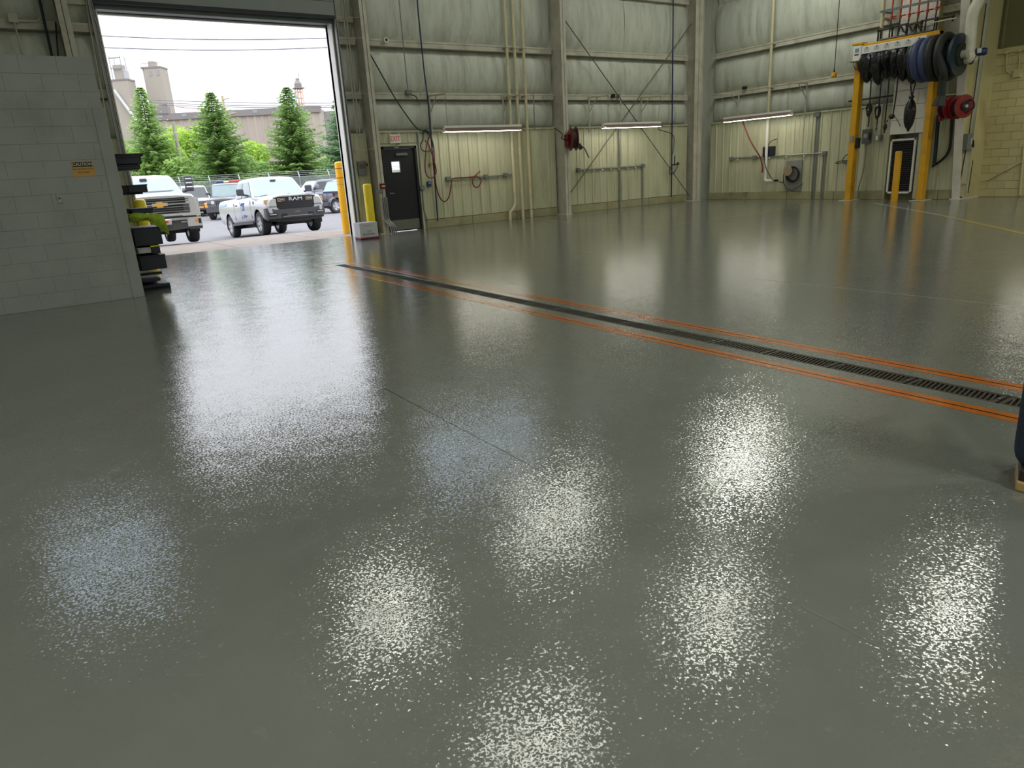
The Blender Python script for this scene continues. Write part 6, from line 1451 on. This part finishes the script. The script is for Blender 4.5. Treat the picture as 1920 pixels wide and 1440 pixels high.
def wire(label, a, b_, D_, r, m=M_WIRE):
    p, q = EYE + ray(*a) * D_, EYE + ray(*b_) * D_
    pts = [p * (1 - k / 12) + q * (k / 12) - Vector((0, 0, .9 * math.sin(PI * k / 12) * .3)) for k in range(13)]
    return tag(MB().tube(pts, r, 5).build('overhead_wire', m), label, 'wire')
wire('upper overhead wire crossing the open sky', (120, 63.5), (700, 68), 45, .034); wire('lower overhead wire crossing the open sky', (120, 86), (700, 85), 45, .034)
wire('highest of the thin wires by the brown pole', (250, 186), (700, 192), 96, .045); wire('middle of the thin wires by the brown pole', (250, 191), (700, 197), 96, .045); wire('lowest of the thin wires by the brown pole', (250, 195), (700, 200), 96, .045)
wire('rust red cable running left from the brown pole', (330, 200), (421, 199), 96, .05, M_WIRE2)

# ---------------------------------------------------------------- grain elevator, pale with distance
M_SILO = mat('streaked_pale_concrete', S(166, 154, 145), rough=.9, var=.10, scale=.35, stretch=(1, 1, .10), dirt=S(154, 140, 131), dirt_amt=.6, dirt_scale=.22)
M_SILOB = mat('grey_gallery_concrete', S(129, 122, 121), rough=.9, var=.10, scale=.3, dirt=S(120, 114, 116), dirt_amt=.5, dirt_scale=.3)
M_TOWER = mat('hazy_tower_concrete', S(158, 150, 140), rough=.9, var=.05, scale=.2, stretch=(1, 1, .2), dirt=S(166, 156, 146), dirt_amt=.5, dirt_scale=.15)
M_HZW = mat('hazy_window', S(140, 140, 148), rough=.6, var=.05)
DS = 180
A_, Z_ = EYE + ray(282, 250) * DS, EYE + ray(612, 250) * (DS + 4)
dd = Vector((Z_.x - A_.x, Z_.y - A_.y, 0)); Ls = dd.length; dd.normalize(); nn = Vector((-dd.y, dd.x, 0))
zs = hgt(450, 214, DS); zt_ = hgt(450, 206, DS)
t = thing('grain_elevator', 'long row of pale concrete grain silos behind the trees', 'silo', (A_.x, A_.y, 3.5))
ns = 24; rs = Ls / ns / 2
for k in range(ns):
    c = Vector((A_.x, A_.y, 0)) + dd * rs * (2 * k + 1) + nn * rs * .4
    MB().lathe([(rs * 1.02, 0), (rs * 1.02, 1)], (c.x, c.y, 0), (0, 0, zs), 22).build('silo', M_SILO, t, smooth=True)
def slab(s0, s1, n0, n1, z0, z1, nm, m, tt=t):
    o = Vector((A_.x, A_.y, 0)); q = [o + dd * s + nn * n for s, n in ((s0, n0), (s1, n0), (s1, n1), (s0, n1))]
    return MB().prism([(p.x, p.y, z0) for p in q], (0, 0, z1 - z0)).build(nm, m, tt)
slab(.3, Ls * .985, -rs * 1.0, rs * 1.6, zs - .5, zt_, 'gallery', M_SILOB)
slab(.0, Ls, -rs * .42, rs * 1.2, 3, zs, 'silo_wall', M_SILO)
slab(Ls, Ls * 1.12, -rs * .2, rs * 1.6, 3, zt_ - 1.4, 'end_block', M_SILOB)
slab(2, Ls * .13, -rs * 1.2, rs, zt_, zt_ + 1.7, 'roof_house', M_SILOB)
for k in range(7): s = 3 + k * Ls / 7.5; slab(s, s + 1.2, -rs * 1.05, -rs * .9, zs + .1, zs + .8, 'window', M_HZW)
def tower(name, label, px0, px1, pyt, D_, zb, bits):
    p, q = EYE + ray(px0, pyt) * D_, EYE + ray(px1, pyt) * D_; w_ = (Vector((q.x, q.y, 0)) - Vector((p.x, p.y, 0))).length; c = (p + q) / 2; z1 = c.z
    t = thing(name, label, 'tower', (c.x, c.y, zb)); x = Vector((q.x - p.x, q.y - p.y, 0)).normalized(); y = Vector((-x.y, x.x, 0))
    def bx(u0, u1, v0, v1, z0, z1_, nm, m):
        qd = [c + x * u * w_ + y * v * w_ for u, v in ((u0, v0), (u1, v0), (u1, v1), (u0, v1))]; return MB().prism([(k.x, k.y, z0) for k in qd], (0, 0, z1_ - z0)).build(nm, m, t)
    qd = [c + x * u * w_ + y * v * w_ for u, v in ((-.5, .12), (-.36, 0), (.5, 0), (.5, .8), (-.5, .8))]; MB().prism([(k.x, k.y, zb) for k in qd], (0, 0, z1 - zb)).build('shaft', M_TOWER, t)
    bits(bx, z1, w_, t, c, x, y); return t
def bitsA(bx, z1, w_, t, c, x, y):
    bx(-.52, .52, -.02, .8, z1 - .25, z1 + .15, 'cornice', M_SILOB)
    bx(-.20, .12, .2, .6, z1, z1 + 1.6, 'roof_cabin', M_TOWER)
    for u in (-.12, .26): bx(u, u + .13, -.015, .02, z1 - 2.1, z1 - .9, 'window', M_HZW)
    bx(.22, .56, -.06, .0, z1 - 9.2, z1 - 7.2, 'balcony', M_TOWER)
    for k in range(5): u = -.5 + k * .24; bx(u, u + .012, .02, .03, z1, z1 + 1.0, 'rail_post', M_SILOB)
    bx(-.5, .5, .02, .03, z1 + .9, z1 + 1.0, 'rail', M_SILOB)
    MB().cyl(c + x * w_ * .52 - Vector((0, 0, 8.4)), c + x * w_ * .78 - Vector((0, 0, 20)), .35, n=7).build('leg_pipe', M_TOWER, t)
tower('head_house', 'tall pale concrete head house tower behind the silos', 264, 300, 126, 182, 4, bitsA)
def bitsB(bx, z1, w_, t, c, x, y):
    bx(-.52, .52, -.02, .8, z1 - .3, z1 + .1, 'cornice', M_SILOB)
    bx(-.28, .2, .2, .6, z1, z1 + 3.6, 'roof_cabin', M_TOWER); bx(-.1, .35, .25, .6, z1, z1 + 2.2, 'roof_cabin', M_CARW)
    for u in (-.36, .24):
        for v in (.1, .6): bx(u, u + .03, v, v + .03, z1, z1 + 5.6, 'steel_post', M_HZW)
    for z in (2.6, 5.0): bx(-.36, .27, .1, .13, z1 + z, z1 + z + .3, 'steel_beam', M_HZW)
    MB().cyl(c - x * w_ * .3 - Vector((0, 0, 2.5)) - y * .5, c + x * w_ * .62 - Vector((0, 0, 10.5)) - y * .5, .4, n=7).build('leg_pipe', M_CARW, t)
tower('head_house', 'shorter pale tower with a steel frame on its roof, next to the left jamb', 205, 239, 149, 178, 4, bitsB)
# lattice tower on the silos
p = EYE + ray(565, 206) * (DS + 10); zt2 = hgt(562, 168, DS + 10); t = thing('lattice_tower', 'slim rust coloured steel leg tower standing on the silos', 'tower', (p.x, p.y, zs))
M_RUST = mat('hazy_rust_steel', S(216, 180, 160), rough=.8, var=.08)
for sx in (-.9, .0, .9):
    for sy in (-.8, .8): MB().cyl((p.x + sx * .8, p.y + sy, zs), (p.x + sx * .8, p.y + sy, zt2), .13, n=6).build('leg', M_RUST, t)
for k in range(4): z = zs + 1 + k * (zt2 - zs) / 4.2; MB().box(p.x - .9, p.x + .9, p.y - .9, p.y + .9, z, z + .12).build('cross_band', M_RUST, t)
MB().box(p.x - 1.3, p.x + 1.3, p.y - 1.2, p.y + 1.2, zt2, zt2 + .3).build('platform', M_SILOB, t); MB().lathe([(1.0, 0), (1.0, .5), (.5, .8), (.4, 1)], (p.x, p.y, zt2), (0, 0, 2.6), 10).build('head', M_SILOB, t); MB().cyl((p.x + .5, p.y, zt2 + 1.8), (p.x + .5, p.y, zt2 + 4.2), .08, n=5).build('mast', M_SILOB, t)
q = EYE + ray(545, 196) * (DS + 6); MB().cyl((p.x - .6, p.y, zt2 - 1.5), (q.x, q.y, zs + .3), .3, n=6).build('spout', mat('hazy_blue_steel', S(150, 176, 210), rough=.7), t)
# ================================================================ the person at the right edge (legs and shoes show)
M_JEAN = mat('dark_blue_denim', S(34, 44, 66), rough=.85, var=.15, scale=14, bump=.004, bscale=60)
M_SHIRT = mat('grey_work_shirt', S(96, 100, 104), rough=.85, var=.1, bump=.004, bscale=30)
M_SKIN = mat('skin', S(196, 150, 122), rough=.55, var=.04); M_HAIR = mat('brown_hair', S(60, 44, 34), rough=.7, var=.15); M_SOLE = mat('tan_shoe_sole', S(172, 140, 92), rough=.7, var=.08); M_UPPER = mat('dark_brown_shoe_leather', S(40, 32, 28), rough=.55, var=.1)
M_EYE = mat('eye_white', S(225, 222, 216), rough=.3, var=.02)
pp = Vector((3.314, .915, 0)); face = Vector((.956, .292, 0)); side = Vector((-face.y, face.x, 0))
pe = thing('person', 'person in dark blue jeans and tan soled shoes standing at the right edge', 'person', pp)
def Wp(f, s, z): return pp + face * f + side * s + Vector((0, 0, z))
def skin(name, joints, edges, m, parent=pe, root=0, sub=2):
    me = bpy.data.meshes.new(name); me.from_pydata([tuple(Wp(*j[:3]) - pp) for j in joints], edges, [])
    o = bpy.data.objects.new(name, me); COL.objects.link(o); o.parent = parent; ORG[o] = pp
    k = o.modifiers.new('skin', 'SKIN'); k.use_smooth_shade = True
    for i, j in enumerate(joints):
        s = me.skin_vertices[0].data[i]; r = j[3]; s.radius = r if isinstance(r, tuple) else (r, r); s.use_root = (i == root)
    u = o.modifiers.new('sub', 'SUBSURF'); u.levels = sub; u.render_levels = sub
    me.materials.append(m); return o
# body: one continuous surface from ankles to head and hands (f forward, s left, z up)
J = [(0, 0, .95, (.15, .12)), (0, 0, 1.15, (.15, .11)), (-.01, 0, 1.36, (.17, .115)), (0, 0, 1.47, (.09, .08)), (.015, 0, 1.54, .055), (.03, 0, 1.62, (.078, .09)), (.03, 0, 1.72, (.072, .085)),
     (0, .10, .88, .095), (.01, .11, .50, .066), (-.02, .115, .10, .044), (0, -.10, .88, .095), (.0, -.11, .50, .066), (-.05, -.115, .10, .044),
     (-.01, .20, 1.40, .062), (-.02, .235, 1.14, .045), (.20, .155, 1.08, .032), (-.01, -.20, 1.40, .062), (-.02, -.235, 1.14, .045), (.20, -.155, 1.08, .032)]
E_ = [(0, 1), (1, 2), (2, 3), (3, 4), (4, 5), (5, 6), (0, 7), (7, 8), (8, 9), (0, 10), (10, 11), (11, 12), (2, 13), (13, 14), (14, 15), (2, 16), (16, 17), (17, 18)]
skin('body', J, E_, M_SKIN)
for s in (1, -1):
    skin('hand', [(.19, s * .158, 1.082, .028), (.25, s * .135, 1.07, (.018, .034)), (.285, s * .125, 1.065, (.016, .036))], [(0, 1), (1, 2)], M_SKIN)
    for q in range(4):
        o_ = -.028 + q * .019; L_ = (.054, .07, .074, .062)[q]
        skin('finger', [(.27, s * .128, 1.066 + o_, .009), (.298, s * .120, 1.062 + o_, .009), (.298 + L_ * .5, s * .108, 1.056 + o_, .0085), (.298 + L_ * .8, s * .085, 1.052 + o_, .007)], [(0, 1), (1, 2), (2, 3)], M_SKIN)
    skin('thumb', [(.225, s * .140, 1.09, .010), (.255, s * .120, 1.118, .0095), (.285, s * .108, 1.125, .008)], [(0, 1), (1, 2)], M_SKIN)
skin('jeans', [(0, 0, .97, (.165, .135)), (0, .105, .86, .108), (.01, .112, .50, .086), (-.02, .115, .22, .078), (-.02, .115, .075, .080), (0, -.105, .86, .108), (0, -.112, .50, .086), (-.045, -.115, .22, .078), (-.05, -.115, .075, .080)], [(0, 1), (1, 2), (2, 3), (3, 4), (0, 5), (5, 6), (6, 7), (7, 8)], M_JEAN)
skin('shirt', [(0, 0, .95, (.172, .14)), (0, 0, 1.15, (.172, .135)), (-.01, 0, 1.36, (.19, .135)), (0, 0, 1.46, (.10, .09)), (-.01, .20, 1.40, .08), (-.02, .235, 1.18, .062), (-.01, -.20, 1.40, .08), (-.02, -.235, 1.18, .062)], [(0, 1), (1, 2), (2, 3), (2, 4), (4, 5), (2, 6), (6, 7)], M_SHIRT)
h_ = Wp(.03, 0, 1.70)
b = MB().ball(h_ - face * .018 + Vector((0, 0, .035)), .088, .088, .085, 16, 10); b.build('hair', M_HAIR, pe, smooth=True)
MB().prism([Wp(.105, -.014, 1.645), Wp(.105, .014, 1.645), Wp(.11, 0, 1.69)], face * .028).build('nose', M_SKIN, pe)
for s in (1, -1):
    MB().ball(Wp(.098, s * .032, 1.69), .013).build('eye', M_EYE, pe); MB().ball(Wp(.108, s * .032, 1.69), .006).build('iris', M_HAIR, pe); MB().ball(Wp(.02, s * .085, 1.675), .012, .014, .03).build('ear', M_SKIN, pe)
MB().bar(Wp(.108, -.025, 1.612), Wp(.108, .025, 1.612), .010, .012).build('mouth', MATS['red_car_paint'], pe)
for s, f0_ in ((1, -.02), (-1, -.05)):
    def shoe(z0, z1, grow, nm, m):
        pr = [(-.095, .0), (-.085, .038), (-.02, .042), (.08, .050), (.16, .046), (.205, .02), (.205, -.02), (.16, -.046), (.08, -.050), (-.02, -.042), (-.085, -.038)]
        pts = [Wp(f0_ + a * (1 + grow), s * .115 + c * (1 + grow * 2), z0) for a, c in pr]
        return MB().prism(pts, (0, 0, z1 - z0)).build(nm, m, pe, bevel=.008)
    shoe(.0, .045, .06, 'shoe_sole', M_SOLE); shoe(.04, .095, -.02, 'shoe_upper', M_UPPER)
